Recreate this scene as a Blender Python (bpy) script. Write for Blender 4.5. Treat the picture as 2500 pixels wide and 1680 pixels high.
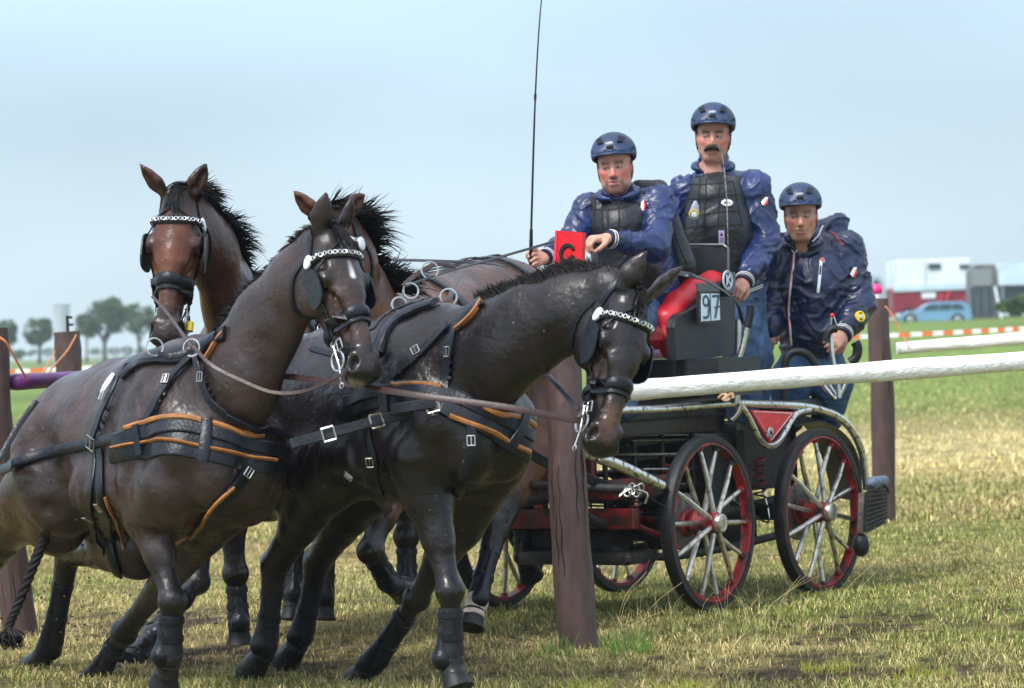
import bpy, math, random
import numpy as np
from mathutils import Vector, Matrix, noise as mnoise
from mathutils.bvhtree import BVHTree
random.seed(7); rng = np.random.default_rng(7)
SC = bpy.context.scene
for _o in list(bpy.data.objects): bpy.data.objects.remove(_o)
COL = SC.collection
# ------------------------------------------------------------------ camera
K = 8290.0; CX, CY = 1250.0, 840.0; CAMZ = 1.45
ROLL = 0.035; PITCH = 10.75 / K
_f = Vector((0, math.cos(PITCH), -math.sin(PITCH)))
_r = Vector((math.cos(ROLL), 0, -math.sin(ROLL)))
_u = _r.cross(_f).normalized(); _r = _f.cross(_u).normalized()
CAM = Vector((0, 0, CAMZ))
cam_d = bpy.data.cameras.new("camera"); cam = bpy.data.objects.new("camera", cam_d); COL.objects.link(cam)
cam.matrix_world = Matrix(((_r.x, _u.x, -_f.x, 0), (_r.y, _u.y, -_f.y, 0), (_r.z, _u.z, -_f.z, CAMZ), (0, 0, 0, 1)))
cam_d.sensor_width = 36; cam_d.lens = K / 2500 * 36; cam_d.clip_end = 3000; cam_d.clip_start = 0.5
cam_d.dof.use_dof = True; cam_d.dof.focus_distance = 15.2; cam_d.dof.aperture_fstop = 4.8
SC.camera = cam
SC.view_settings.view_transform = 'Standard'; SC.view_settings.look = 'None'
SC.view_settings.gamma = 1; SC.view_settings.exposure = 0.66
def ray(u, v):
    return (_r * (u - CX) + _u * (CY - v) + _f * K).normalized()
def P(u, v, Y):
    "world point that the photograph shows at (u, v) and that is Y metres deep"
    return CAM + (_r * (u - CX) + _u * (CY - v) + _f * K) * (Y / K)
def Hit(u, v, p0, n):
    d = ray(u, v); return CAM + d * ((p0 - CAM).dot(n) / d.dot(n))
# ------------------------------------------------------------------ world
SUN_EL, SUN_ROT = math.radians(52), math.radians(-140)
w = bpy.data.worlds.new("World"); SC.world = w; w.use_nodes = True
nt = w.node_tree; nt.nodes.clear()
def N(t, **k):
    n = nt.nodes.new(t)
    for a, b in k.items(): setattr(n, a, b)
    return n
sky = N('ShaderNodeTexSky', sky_type='NISHITA', sun_disc=False, sun_elevation=SUN_EL, sun_rotation=SUN_ROT)
sky.air_density = 1.0; sky.dust_density = 3.0
tc = N('ShaderNodeTexCoord'); sep = N('ShaderNodeSeparateXYZ'); nt.links.new(tc.outputs['Generated'], sep.inputs[0])
ramp = N('ShaderNodeValToRGB'); nt.links.new(sep.outputs['Z'], ramp.inputs[0])
cr = ramp.color_ramp
# a thin overcast deck: pale at the horizon, greyer above, lighter again overhead
for i, (p, c) in enumerate([(0.0, (5.3, 6.8, 7.3)), (0.03, (4.9, 6.3, 6.9)), (0.065, (3.0, 4.2, 5.15)), (0.105, (3.35, 4.75, 5.75)), (0.3, (5.2, 6.0, 6.9)), (1.0, (9.0, 9.6, 10.4))]):
    if i < 2: e = cr.elements[i]; e.position = p
    else: e = cr.elements.new(p)
    e.color = (*[x / 10 for x in c], 1)
nz = N('ShaderNodeTexNoise'); nz.inputs['Scale'].default_value = 2.6; nz.inputs['Detail'].default_value = 3; nz.inputs['Roughness'].default_value = .4
mp = N('ShaderNodeMapping'); mp.inputs['Scale'].default_value = (2.2, 2.2, 6.0); mp.inputs['Location'].default_value = (0.33, 0.1, 0.2)
nt.links.new(tc.outputs['Generated'], mp.inputs[0]); nt.links.new(mp.outputs[0], nz.inputs['Vector'])
mr = N('ShaderNodeMapRange'); mr.inputs['From Min'].default_value = .35; mr.inputs['From Max'].default_value = .68
mr.inputs['To Min'].default_value = .88; mr.inputs['To Max'].default_value = 1.16; nt.links.new(nz.outputs['Fac'], mr.inputs[0])
cl = N('ShaderNodeVectorMath', operation='SCALE'); nt.links.new(ramp.outputs[0], cl.inputs[0]); nt.links.new(mr.outputs[0], cl.inputs['Scale'])
b1 = N('ShaderNodeBackground'); nt.links.new(sky.outputs[0], b1.inputs[0]); b1.inputs[1].default_value = 0.05
b2 = N('ShaderNodeBackground'); nt.links.new(cl.outputs[0], b2.inputs[0]); b2.inputs[1].default_value = .86
ad = N('ShaderNodeAddShader'); nt.links.new(b1.outputs[0], ad.inputs[0]); nt.links.new(b2.outputs[0], ad.inputs[1])
ow = N('ShaderNodeOutputWorld'); nt.links.new(ad.outputs[0], ow.inputs[0])
sd = bpy.data.lights.new("sun", 'SUN'); sd.energy = 2.2; sd.angle = math.radians(14); sd.color = (1, .98, .95)
so = bpy.data.objects.new("sun", sd); COL.objects.link(so)
_sd = Vector((math.sin(SUN_ROT) * math.cos(SUN_EL), math.cos(SUN_ROT) * math.cos(SUN_EL), math.sin(SUN_EL)))
so.rotation_euler = _sd.to_track_quat('Z', 'Y').to_euler(); so.location = (0, 0, 30)
# ------------------------------------------------------------------ materials
MATS = {}
def mat(name, col, rough=.5, metal=0, var=0, vscale=20, bump=0, bscale=60, col2=None, attr=False, coat=0, detail=4, stretch=None, spec=.5, thr=(.35, .65), sss=0, crack=0):
    if name in MATS: return MATS[name]
    m = bpy.data.materials.new(name); m.use_nodes = True; t = m.node_tree; b = t.nodes['Principled BSDF']
    b.inputs['Roughness'].default_value = rough; b.inputs['Metallic'].default_value = metal
    b.inputs['Specular IOR Level'].default_value = spec
    if coat: b.inputs['Coat Weight'].default_value = coat; b.inputs['Coat Roughness'].default_value = .15
    if sss: b.inputs['Subsurface Weight'].default_value = sss; b.inputs['Subsurface Radius'].default_value = (.01, .004, .002)
    L = t.links.new
    co = t.nodes.new('ShaderNodeTexCoord'); vec = co.outputs['Object']
    if stretch:
        mpn = t.nodes.new('ShaderNodeMapping'); mpn.inputs['Scale'].default_value = stretch; L(vec, mpn.inputs[0]); vec = mpn.outputs[0]
    base = None
    if attr:
        a = t.nodes.new('ShaderNodeAttribute'); a.attribute_name = 'Col'; base = a.outputs['Color']
    if var or col2:
        n = t.nodes.new('ShaderNodeTexNoise'); n.inputs['Scale'].default_value = vscale; n.inputs['Detail'].default_value = detail; L(vec, n.inputs['Vector'])
        r = t.nodes.new('ShaderNodeMapRange'); r.inputs['From Min'].default_value = thr[0]; r.inputs['From Max'].default_value = thr[1]; L(n.outputs['Fac'], r.inputs[0])
        mx = t.nodes.new('ShaderNodeMix'); mx.data_type = 'RGBA'
        L(r.outputs[0], mx.inputs[0])
        if attr:
            r.inputs['To Min'].default_value = 0; r.inputs['To Max'].default_value = 1
            s1 = t.nodes.new('ShaderNodeVectorMath'); s1.operation = 'SCALE'; s1.inputs['Scale'].default_value = 1 - var; L(base, s1.inputs[0])
            s2 = t.nodes.new('ShaderNodeVectorMath'); s2.operation = 'SCALE'; s2.inputs['Scale'].default_value = 1 + var; L(base, s2.inputs[0])
            L(s1.outputs[0], mx.inputs[6]); L(s2.outputs[0], mx.inputs[7])
        else:
            c1 = [x * (1 - var) for x in col]; c2 = list(col2) if col2 else [min(1, x * (1 + var)) for x in col]
            mx.inputs[6].default_value = (*c1, 1); mx.inputs[7].default_value = (*c2, 1)
        base = mx.outputs[2]
    if base is not None: L(base, b.inputs['Base Color'])
    else: b.inputs['Base Color'].default_value = (*col, 1)
    if bump:
        n = t.nodes.new('ShaderNodeTexNoise'); n.inputs['Scale'].default_value = bscale; n.inputs['Detail'].default_value = 5; L(vec, n.inputs['Vector'])
        bp = t.nodes.new('ShaderNodeBump'); bp.inputs['Strength'].default_value = bump; bp.inputs['Distance'].default_value = .02
        L(n.outputs['Fac'], bp.inputs['Height']); L(bp.outputs[0], b.inputs['Normal'])
    MATS[name] = m; return m
def M_(name): return MATS[name]
mat('leather', (.0045, .007, .013), .32, var=.5, vscale=22, bump=.2, bscale=90, spec=.38)
mat('leather_rough', (.010, .011, .014), .55, spec=.3, var=.4, vscale=30, bump=.2, bscale=90)
mat('leather_brown', (.035, .014, .012), .42, var=.3, bump=.1)
mat('piping', (.34, .135, .035), .45, var=.25, bump=.1)
mat('steel', (.55, .55, .54), .25, 1, var=.2, bump=.05)
mat('brass', (.7, .55, .2), .3, 1)
mat('hair', (.006, .0055, .006), .6, var=.4, vscale=12, spec=.25)
mat('rubber', (.009, .010, .013), .5, spec=.35, var=.5, vscale=14, bump=.15, bscale=50)
mat('eye', (.004, .003, .003), .05, spec=.9)
mat('white_rosette', (.8, .82, .84), .3)
mat('yellow_plastic', (.75, .55, .03), .35)
mat('chain', (.8, .8, .78), .25, 1)
# ------------------------------------------------------------------ mesh collecting
def woff(parent):
    v = Vector((0, 0, 0))
    while parent is not None: v = v + parent.location; parent = parent.parent
    return v
def link_mesh(name, V, F, material=None, parent=None, smooth=True, cols=None):
    me = bpy.data.meshes.new(name)
    V = np.asarray(V, dtype=np.float32).reshape(-1, 3)
    o = woff(parent); V = V - np.array(o, dtype=np.float32)
    if isinstance(F, np.ndarray):
        n, k = F.shape
        me.vertices.add(len(V)); me.vertices.foreach_set('co', V.ravel())
        me.loops.add(n * k); me.loops.foreach_set('vertex_index', F.ravel().astype(np.int32))
        me.polygons.add(n); me.polygons.foreach_set('loop_start', (np.arange(n) * k).astype(np.int32))
        me.polygons.foreach_set('loop_total', np.full(n, k, np.int32)); me.update(calc_edges=True)
    else:
        me.from_pydata([tuple(map(float, v)) for v in V], [], F); me.update()
    if cols is not None:
        ca = me.color_attributes.new('Col', 'FLOAT_COLOR', 'POINT')
        c4 = np.ones((len(V), 4), np.float32); c4[:, :3] = cols; ca.data.foreach_set('color', c4.ravel())
    if smooth: me.polygons.foreach_set('use_smooth', [True] * len(me.polygons))
    if material is not None: me.materials.append(MATS[material] if isinstance(material, str) else material)
    ob = bpy.data.objects.new(name, me); COL.objects.link(ob)
    if parent is not None: ob.parent = parent
    return ob
def tag(o, label=None, cat=None, group=None, kind=None):
    if label: o['label'] = label
    if cat: o['category'] = cat
    if group: o['group'] = group
    if kind: o['kind'] = kind
    return o
def thing(name, loc, label, cat, group=None):
    o = bpy.data.objects.new(name, None); o.empty_display_size = .1; COL.objects.link(o); o.location = loc
    return tag(o, label, cat, group)
def frame_of(d, ref=None):
    d = Vector(d).normalized(); ref = Vector(ref) if ref is not None else Vector((0, 0, 1))
    if abs(d.dot(ref.normalized())) > .98: ref = Vector((1, 0, 0))
    a = ref.cross(d).normalized(); b = d.cross(a).normalized()
    return d, a, b
def smoothpath(pts, n=6):
    pts = [Vector(p) for p in pts]
    if len(pts) < 3: return [pts[0].lerp(pts[-1], i / n) for i in range(n + 1)] if n > 1 else pts
    out = []
    for i in range(len(pts) - 1):
        p0 = pts[max(0, i - 1)]; p1 = pts[i]; p2 = pts[i + 1]; p3 = pts[min(len(pts) - 1, i + 2)]
        for k in range(n):
            t = k / n
            out.append(.5 * ((2 * p1) + (p2 - p0) * t + (2 * p0 - 5 * p1 + 4 * p2 - p3) * t * t + (3 * p1 - p0 - 3 * p2 + p3) * t ** 3))
    out.append(pts[-1]); return out
class MB:
    def __init__(s): s.v = []; s.f = []
    def add(s, V, F):
        b = len(s.v); s.v += [tuple(x) for x in V]; s.f += [tuple(i + b for i in f) for f in F]; return s
    def box(s, c, sz, ax=None, bev=.0):
        c = Vector(c); ax = ax or (Vector((1, 0, 0)), Vector((0, 1, 0)), Vector((0, 0, 1)))
        hx, hy, hz = [q / 2 for q in sz]
        if bev <= 0:
            V = [c + ax[0] * (i * hx) + ax[1] * (j * hy) + ax[2] * (k * hz) for i in (-1, 1) for j in (-1, 1) for k in (-1, 1)]
            return s.add(V, [(0, 1, 3, 2), (4, 6, 7, 5), (0, 4, 5, 1), (2, 3, 7, 6), (0, 2, 6, 4), (1, 5, 7, 3)])
        V = []; 
        bev = min(bev, hx * .9, hy * .9, hz * .9)
        prof = [(-1, -1), (1, -1), (1, 1), (-1, 1)]
        rings = []
        for (kz, ins) in ((-hz, bev), (-hz + bev, 0), (hz - bev, 0), (hz, bev)):
            ring = []
            for (a, b2) in prof:
                for (da, db) in (((bev, 0), (0, bev)) if a * b2 > 0 else ((0, bev), (bev, 0))):
                    x = a * (hx - da - (0 if da else 0) ); y = b2 * (hy - db)
                    x -= a * ins * (1 if not da else .3); y -= b2 * ins * (1 if not db else .3)
                    ring.append(c + ax[0] * x + ax[1] * y + ax[2] * kz)
            rings.append(ring)
        F = []; n = 8
        for r in range(3):
            for i in range(n): F.append((r * n + i, r * n + (i + 1) % n, (r + 1) * n + (i + 1) % n, (r + 1) * n + i))
        F.append(tuple(range(n))[::-1]); F.append(tuple(3 * n + i for i in range(n)))
        for r in rings: V += r
        return s.add(V, F)
    def tube(s, pts, r, n=8, sm=0, cap=True, ref=None, flat=1.0):
        if sm: pts = smoothpath(pts, sm)
        pts = [Vector(p) for p in pts]; m = len(pts)
        rs = r if isinstance(r, (list, tuple)) else [r] * m
        if len(rs) != m: rs = list(np.interp(np.linspace(0, 1, m), np.linspace(0, 1, len(rs)), rs))
        V = []; a = None
        for i, p in enumerate(pts):
            d = (pts[min(i + 1, m - 1)] - pts[max(i - 1, 0)])
            if d.length < 1e-9: d = Vector((0, 0, 1))
            d.normalize()
            if a is None: _, a, b = frame_of(d, ref)
            else:
                a = (a - d * a.dot(d)).normalized(); b = d.cross(a)
            for k in range(n):
                t = 2 * math.pi * k / n; V.append(p + a * (math.cos(t) * rs[i]) + b * (math.sin(t) * rs[i] * flat))
        F = [(i * n + k, i * n + (k + 1) % n, (i + 1) * n + (k + 1) % n, (i + 1) * n + k) for i in range(m - 1) for k in range(n)]
        if cap: F += [tuple(range(n))[::-1], tuple((m - 1) * n + k for k in range(n))]
        return s.add(V, F)
    def sphere(s, c, r, ax=None, n=12, m=8):
        c = Vector(c); rr = r if isinstance(r, (tuple, list)) else (r, r, r)
        ax = ax or (Vector((1, 0, 0)), Vector((0, 1, 0)), Vector((0, 0, 1)))
        V = []; F = []
        for i in range(m + 1):
            th = math.pi * i / m
            for k in range(n):
                ph = 2 * math.pi * k / n
                V.append(c + ax[0] * (rr[0] * math.sin(th) * math.cos(ph)) + ax[1] * (rr[1] * math.sin(th) * math.sin(ph)) + ax[2] * (rr[2] * math.cos(th)))
        for i in range(m):
            for k in range(n): F.append((i * n + k, (i + 1) * n + k, (i + 1) * n + (k + 1) % n, i * n + (k + 1) % n))
        return s.add(V, F)
    def ring(s, c, nrm, R, r, n=20, m=6, sx=1, up=None, part=1.0):
        _, a, b = frame_of(nrm, up); c = Vector(c); N_ = Vector(nrm).normalized()
        V = []; F = []; nn = n if part >= 1 else n + 1
        for i in range(nn):
            t = 2 * math.pi * part * i / n; e = a * (math.cos(t) * sx) + b * math.sin(t)
            for k in range(m):
                q = 2 * math.pi * k / m; V.append(c + e * R + (e.normalized() * math.cos(q) + N_ * math.sin(q)) * r)
        for i in range(n):
            j = (i + 1) % nn
            for k in range(m): F.append((i * m + k, j * m + k, j * m + (k + 1) % m, i * m + (k + 1) % m))
        return s.add(V, F)
    def disc(s, c, nrm, R, th, n=20, sx=1, up=None, dome=0):
        _, a, b = frame_of(nrm, up); c = Vector(c); N_ = Vector(nrm).normalized()
        V = []; F = []
        for (rr, h) in ((1, -th / 2), (1, th / 2 - th * .2), (.93, th / 2), (.5, th / 2 + dome * .8), (.05, th / 2 + dome)):
            for k in range(n):
                t = 2 * math.pi * k / n; V.append(c + (a * (math.cos(t) * sx) + b * math.sin(t)) * (R * rr) + N_ * h)
        for i in range(4):
            for k in range(n): F.append((i * n + k, i * n + (k + 1) % n, (i + 1) * n + (k + 1) % n, (i + 1) * n + k))
        F.append(tuple(range(n))[::-1]); F.append(tuple(4 * n + k for k in range(n)))
        return s.add(V, F)
    def prism(s, poly, nvec, th, rim=0):
        nvec = Vector(nvec).normalized(); n = len(poly); poly = [Vector(p) for p in poly]
        V = [p - nvec * th / 2 for p in poly] + [p + nvec * th / 2 for p in poly]
        F = [tuple(range(n))[::-1], tuple(n + i for i in range(n))] + [(i, (i + 1) % n, n + (i + 1) % n, n + i) for i in range(n)]
        return s.add(V, F)
    def ribbon(s, pts, nrms, w, th, crown=0.0):
        pts = [Vector(p) for p in pts]; m = len(pts); ws = w if isinstance(w, (list, tuple)) else [w] * m
        if len(ws) != m: ws = list(np.interp(np.linspace(0, 1, m), np.linspace(0, 1, len(ws)), ws))
        V = []
        for i, p in enumerate(pts):
            d = (pts[min(i + 1, m - 1)] - pts[max(i - 1, 0)]).normalized(); nn = Vector(nrms[i]).normalized()
            sd_ = d.cross(nn)
            if sd_.length < 1e-6: sd_ = Vector((1, 0, 0))
            sd_.normalize(); nn = sd_.cross(d).normalized(); h = ws[i] / 2
            for (a, b) in ((-1, 0), (-1, .7), (-.82, 1), (0, 1 + crown), (.82, 1), (1, .7), (1, 0), (0, 0)):
                V.append(p + sd_ * (a * h) + nn * (b * th))
        n = 8
        F = [(i * n + k, i * n + (k + 1) % n, (i + 1) * n + (k + 1) % n, (i + 1) * n + k) for i in range(m - 1) for k in range(n)]
        F += [tuple(range(n))[::-1], tuple((m - 1) * n + k for k in range(n))]
        return s.add(V, F)
    def build(s, name, material, parent=None, smooth=True):
        o = link_mesh(name, s.v, s.f, material, parent, smooth)
        if smooth:
            try: o.data.set_sharp_from_angle(angle=math.radians(38))
            except Exception: pass
        return o
# ------------------------------------------------------------------ implicit surfaces (flesh and cloth)
class Flesh:
    def __init__(s): s.p = []
    def cone(s, a, b, ra, rb, k=.03, lat=None, w=1.0, op=1):
        s.p.append(('c', np.array(a, float), np.array(b, float), ra, rb, k, None if lat is None else np.array(lat, float), w, op)); return s
    def ell(s, c, r, ax=None, k=.03, op=1):
        r = r if isinstance(r, (tuple, list)) else (r, r, r)
        A = np.array([list(x) for x in ax]) if ax else np.eye(3)
        s.p.append(('e', np.array(c, float), A, np.array(r, float), None, k, None, 1, op)); return s
    def chain(s, pts, rs, k=.03, lat=None, w=1.0):
        for i in range(len(pts) - 1): s.cone(pts[i], pts[i + 1], rs[i], rs[i + 1], k, lat, w)
        return s
    def bbox(s, q):
        if q[0] == 'c':
            R = max(q[3], q[4]) * max(1, q[7]); return np.minimum(q[1], q[2]) - R, np.maximum(q[1], q[2]) + R
        R = q[3].max(); return q[1] - R, q[1] + R
    def mesh(s, h, pad=.02, disp=None):
        lo = np.min([s.bbox(q)[0] for q in s.p if q[8] > 0], axis=0) - pad; hi = np.max([s.bbox(q)[1] for q in s.p if q[8] > 0], axis=0) + pad
        n = np.ceil((hi - lo) / h).astype(int) + 2
        F = np.full(n, .5, np.float32)
        for q in s.p:
            k = q[5]; a, b = s.bbox(q); m = 2.2 * k + 2 * h
            i0 = np.maximum(np.floor((a - m - lo) / h).astype(int), 0); i1 = np.minimum(np.ceil((b + m - lo) / h).astype(int) + 1, n)
            if (i1 <= i0).any(): continue
            g = [(lo[d] + h * np.arange(i0[d], i1[d])).astype(np.float32) for d in range(3)]
            X, Y, Z = np.meshgrid(*g, indexing='ij', sparse=True)
            if q[0] == 'c':
                A, B, ra, rb, _, lat, w, op = q[1:]
                D = B - A; L2 = max(D @ D, 1e-12)
                x, y, z = X - A[0], Y - A[1], Z - A[2]
                t = np.clip((x * D[0] + y * D[1] + z * D[2]) / L2, 0, 1)
                x = x - t * D[0]; y = y - t * D[1]; z = z - t * D[2]
                q2 = x * x + y * y + z * z
                r = ra + (rb - ra) * t
                if lat is not None and w != 1:
                    dn = D / math.sqrt(L2); l = lat - dn * (lat @ dn); l = l / (np.linalg.norm(l) + 1e-9)
                    lc = x * l[0] + y * l[1] + z * l[2]
                    qs = np.sqrt(np.maximum(q2 + lc * lc * (1 / w ** 2 - 1), 1e-10)); dd = (qs - r) * (np.sqrt(q2) + 1e-5) / (qs + 1e-5)
                else: dd = np.sqrt(q2) - r
            else:
                C, A, R = q[1:4]; op = q[8]
                x, y, z = X - C[0], Y - C[1], Z - C[2]
                e = [x * A[i][0] + y * A[i][1] + z * A[i][2] for i in range(3)]
                k0 = np.sqrt(sum((e[i] / R[i]) ** 2 for i in range(3))) + 1e-6; k1 = np.sqrt(sum((e[i] / R[i] ** 2) ** 2 for i in range(3))) + 1e-6
                dd = k0 * (k0 - 1) / k1
            sl = tuple(slice(i0[d], i1[d]) for d in range(3)); f = F[sl]
            if op > 0:
                hh = np.maximum(k - np.abs(f - dd), 0) / k; F[sl] = np.minimum(f, dd) - hh * hh * k * .25
            else:
                dd = -dd; hh = np.maximum(k - np.abs(f - dd), 0) / k; F[sl] = np.maximum(f, dd) + hh * hh * k * .25
        F[0] = F[-1] = .5; F[:, 0] = F[:, -1] = .5; F[:, :, 0] = F[:, :, -1] = .5
        return nets(F, lo, h)
def nets(F, lo, h):
    I = F < 0; nx, ny, nz_ = F.shape
    cnt = np.zeros((nx - 1, ny - 1, nz_ - 1), np.int8)
    for a in (0, 1):
        for b in (0, 1):
            for c in (0, 1): cnt += I[a:nx - 1 + a, b:ny - 1 + b, c:nz_ - 1 + c]
    act = (cnt > 0) & (cnt < 8); idx = np.full(act.shape, -1, np.int32); C = np.argwhere(act); idx[act] = np.arange(len(C))
    acc = np.zeros((len(C), 3), np.float64); num = np.zeros(len(C))
    cor = [(a, b, c) for a in (0, 1) for b in (0, 1) for c in (0, 1)]
    vals = {q: F[C[:, 0] + q[0], C[:, 1] + q[1], C[:, 2] + q[2]] for q in cor}
    for q in cor:
        for ax in range(3):
            if q[ax]: continue
            q2 = list(q); q2[ax] = 1; q2 = tuple(q2); v0 = vals[q]; v1 = vals[q2]; m = (v0 < 0) != (v1 < 0)
            t = np.where(m, v0 / np.where(m, v0 - v1, 1), 0)
            for d in range(3): acc[:, d] += np.where(m, q[d] + (t if d == ax else 0), 0)
            num += m
    V = lo + h * (C + acc / num[:, None])
    Q = []
    for ax in range(3):
        s0 = [slice(None)] * 3; s1 = [slice(None)] * 3; s0[ax] = slice(0, -1); s1[ax] = slice(1, None)
        e = I[tuple(s0)] != I[tuple(s1)]; E = np.argwhere(e); o1, o2 = [d for d in range(3) if d != ax]
        E = E[(E[:, o1] > 0) & (E[:, o2] > 0) & (E[:, o1] < F.shape[o1] - 1) & (E[:, o2] < F.shape[o2] - 1)]
        def cell(a, b):
            c = E.copy(); c[:, o1] -= a; c[:, o2] -= b; return idx[c[:, 0], c[:, 1], c[:, 2]]
        q = np.stack([cell(1, 1), cell(0, 1), cell(0, 0), cell(1, 0)], 1)
        ins = I[E[:, 0], E[:, 1], E[:, 2]]
        flip = ~ins if ax != 1 else ins
        q[flip] = q[flip][:, ::-1]; Q.append(q)
    return V, np.concatenate(Q)
def relax(V, Q, it=2, lam=.5):
    n = len(V)
    for _ in range(it):
        S = np.zeros_like(V); c = np.zeros(n)
        for a, b in ((0, 1), (1, 2), (2, 3), (3, 0)):
            for x, y in ((a, b), (b, a)):
                np.add.at(S, Q[:, x], V[Q[:, y]]) if n < 0 else None
            i, j = Q[:, a], Q[:, b]
            for d in range(3):
                S[:, d] += np.bincount(i, V[j, d], n) + np.bincount(j, V[i, d], n)
            c += np.bincount(i, minlength=n) + np.bincount(j, minlength=n)
        V = V + lam * (S / c[:, None] - V)
    return V
def segdist(V, a, b):
    a = np.array(a); b = np.array(b); D = b - a; L2 = max(D @ D, 1e-9)
    t = np.clip(((V - a) @ D) / L2, 0, 1); return np.linalg.norm(V - a - t[:, None] * D, axis=1)
def paint(C, V, a, b, r, soft, col, amt=1.0):
    d = segdist(V, a, b); m = np.clip((r + soft - d) / soft, 0, 1) * amt; m = (m * m * (3 - 2 * m))[:, None]
    C[:] = C * (1 - m) + np.array(col) * m
def vnoise(V, s, seed=0.0):
    return np.array([mnoise.noise(Vector((p[0] * s + seed, p[1] * s, p[2] * s))) for p in V])
def fnoise(V, s, seed=0):
    "cheap smooth pseudo noise from a few rotated sine products"
    r = np.random.default_rng(seed); out = np.zeros(len(V))
    for i in range(7):
        d = r.normal(size=3); d /= np.linalg.norm(d); e = r.normal(size=3); e /= np.linalg.norm(e)
        out += np.sin(V @ d * s * r.uniform(.7, 1.8) + r.uniform(0, 6)) * np.sin(V @ e * s * r.uniform(.5, 1.5) + r.uniform(0, 6))
    return out / 3.5
# ------------------------------------------------------------------ ground
def gzv(X, Y):
    X = np.asarray(X, float); Y = np.asarray(Y, float)
    a = np.clip((Y - 13.0) / 4.0, 0, 1); z = .055 * a * a * (3 - 2 * a)
    b = np.clip(Y - 30, 0, 155); q = np.clip((X / np.maximum(Y, 1) + .01) / .10, 0, 1); q = q * q * (3 - 2 * q)
    z = z + .0113 * b * q
    z = z + .012 * np.sin(X * 1.9 + 1) * np.sin(Y * 1.3) + .008 * np.sin(X * 4.1 + Y * 2.2)
    return z
def gz(x, y): return float(gzv(x, y))
def mudv(X, Y):
    m = np.sin(X * 2.1 + 1.3 * np.sin(Y * 1.7)) * np.sin(Y * 1.9 + 1.1 * np.sin(X * 1.3 + 2)) + .6 * np.sin(X * 5.3 + Y * 3.7) * np.sin(Y * 6.1 - X * 2.9) + .35 * np.sin(X * 13 + Y * 7) * np.sin(Y * 15 - X * 6)
    near = np.clip(1 - np.abs((X * .55 + Y - 15.4)) / 3.2, 0, 1)          # the churned band the team runs on
    f = np.sin(X * 21 + 3 * np.sin(Y * 9)) * np.sin(Y * 27 + 2 * np.sin(X * 12)); return np.clip(m * .8 + f * .45 + near * 1.05 - .74, 0, 1)
def greenv(X, Y):
    return np.clip(.5 + .3 * np.sin(X * .9 + .7 * np.sin(Y * .8)) + .28 * np.sin(Y * 1.1 + 1.7 * np.sin(X * .6)) + .3 * np.sin(X * 3.3 + Y * 1.7) * np.sin(Y * 3.9 - X), 0, 1)
ys = np.concatenate([np.linspace(2, 11, 10), np.linspace(11.2, 32, 340), np.geomspace(33, 1500, 60)])
xr = np.concatenate([-np.geomspace(.9, .16, 12), np.linspace(-.155, .155, 220), np.geomspace(.16, .9, 12)])
Yg, Rg = np.meshgrid(ys, xr, indexing='ij'); Xg = Rg * (Yg + 4)
Vg = np.stack([Xg, Yg, gzv(Xg, Yg)], -1).reshape(-1, 3); nx_ = len(xr)
ii, jj = np.meshgrid(np.arange(len(ys) - 1), np.arange(nx_ - 1), indexing='ij'); k0 = (ii * nx_ + jj).ravel()
Fg = np.stack([k0, k0 + 1, k0 + nx_ + 1, k0 + nx_], 1)
far = np.clip((Vg[:, 1] - 40) / 14, 0, 1)[:, None]; gr = greenv(Vg[:, 0], Vg[:, 1])[:, None]; md_ = mudv(Vg[:, 0], Vg[:, 1])[:, None] * (1 - far)
straw = np.array([.21, .165, .07]); green = np.array([.12, .13, .035]); mud = np.array([.045, .032, .022]); fgreen = np.array([.13, .19, .045])
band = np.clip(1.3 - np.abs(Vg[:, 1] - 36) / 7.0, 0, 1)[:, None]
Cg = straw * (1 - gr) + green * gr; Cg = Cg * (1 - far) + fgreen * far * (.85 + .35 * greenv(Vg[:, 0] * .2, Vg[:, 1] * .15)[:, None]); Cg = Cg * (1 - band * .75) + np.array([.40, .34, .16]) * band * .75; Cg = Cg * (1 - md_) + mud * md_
mat('ground', (.1, .1, .05), .95, attr=True, var=.55, vscale=5, bump=.9, bscale=22, detail=9, spec=.1, thr=(.3, .7))
go = link_mesh('ground', Vg, Fg, 'ground', None, True, Cg); tag(go, kind='structure')
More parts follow.
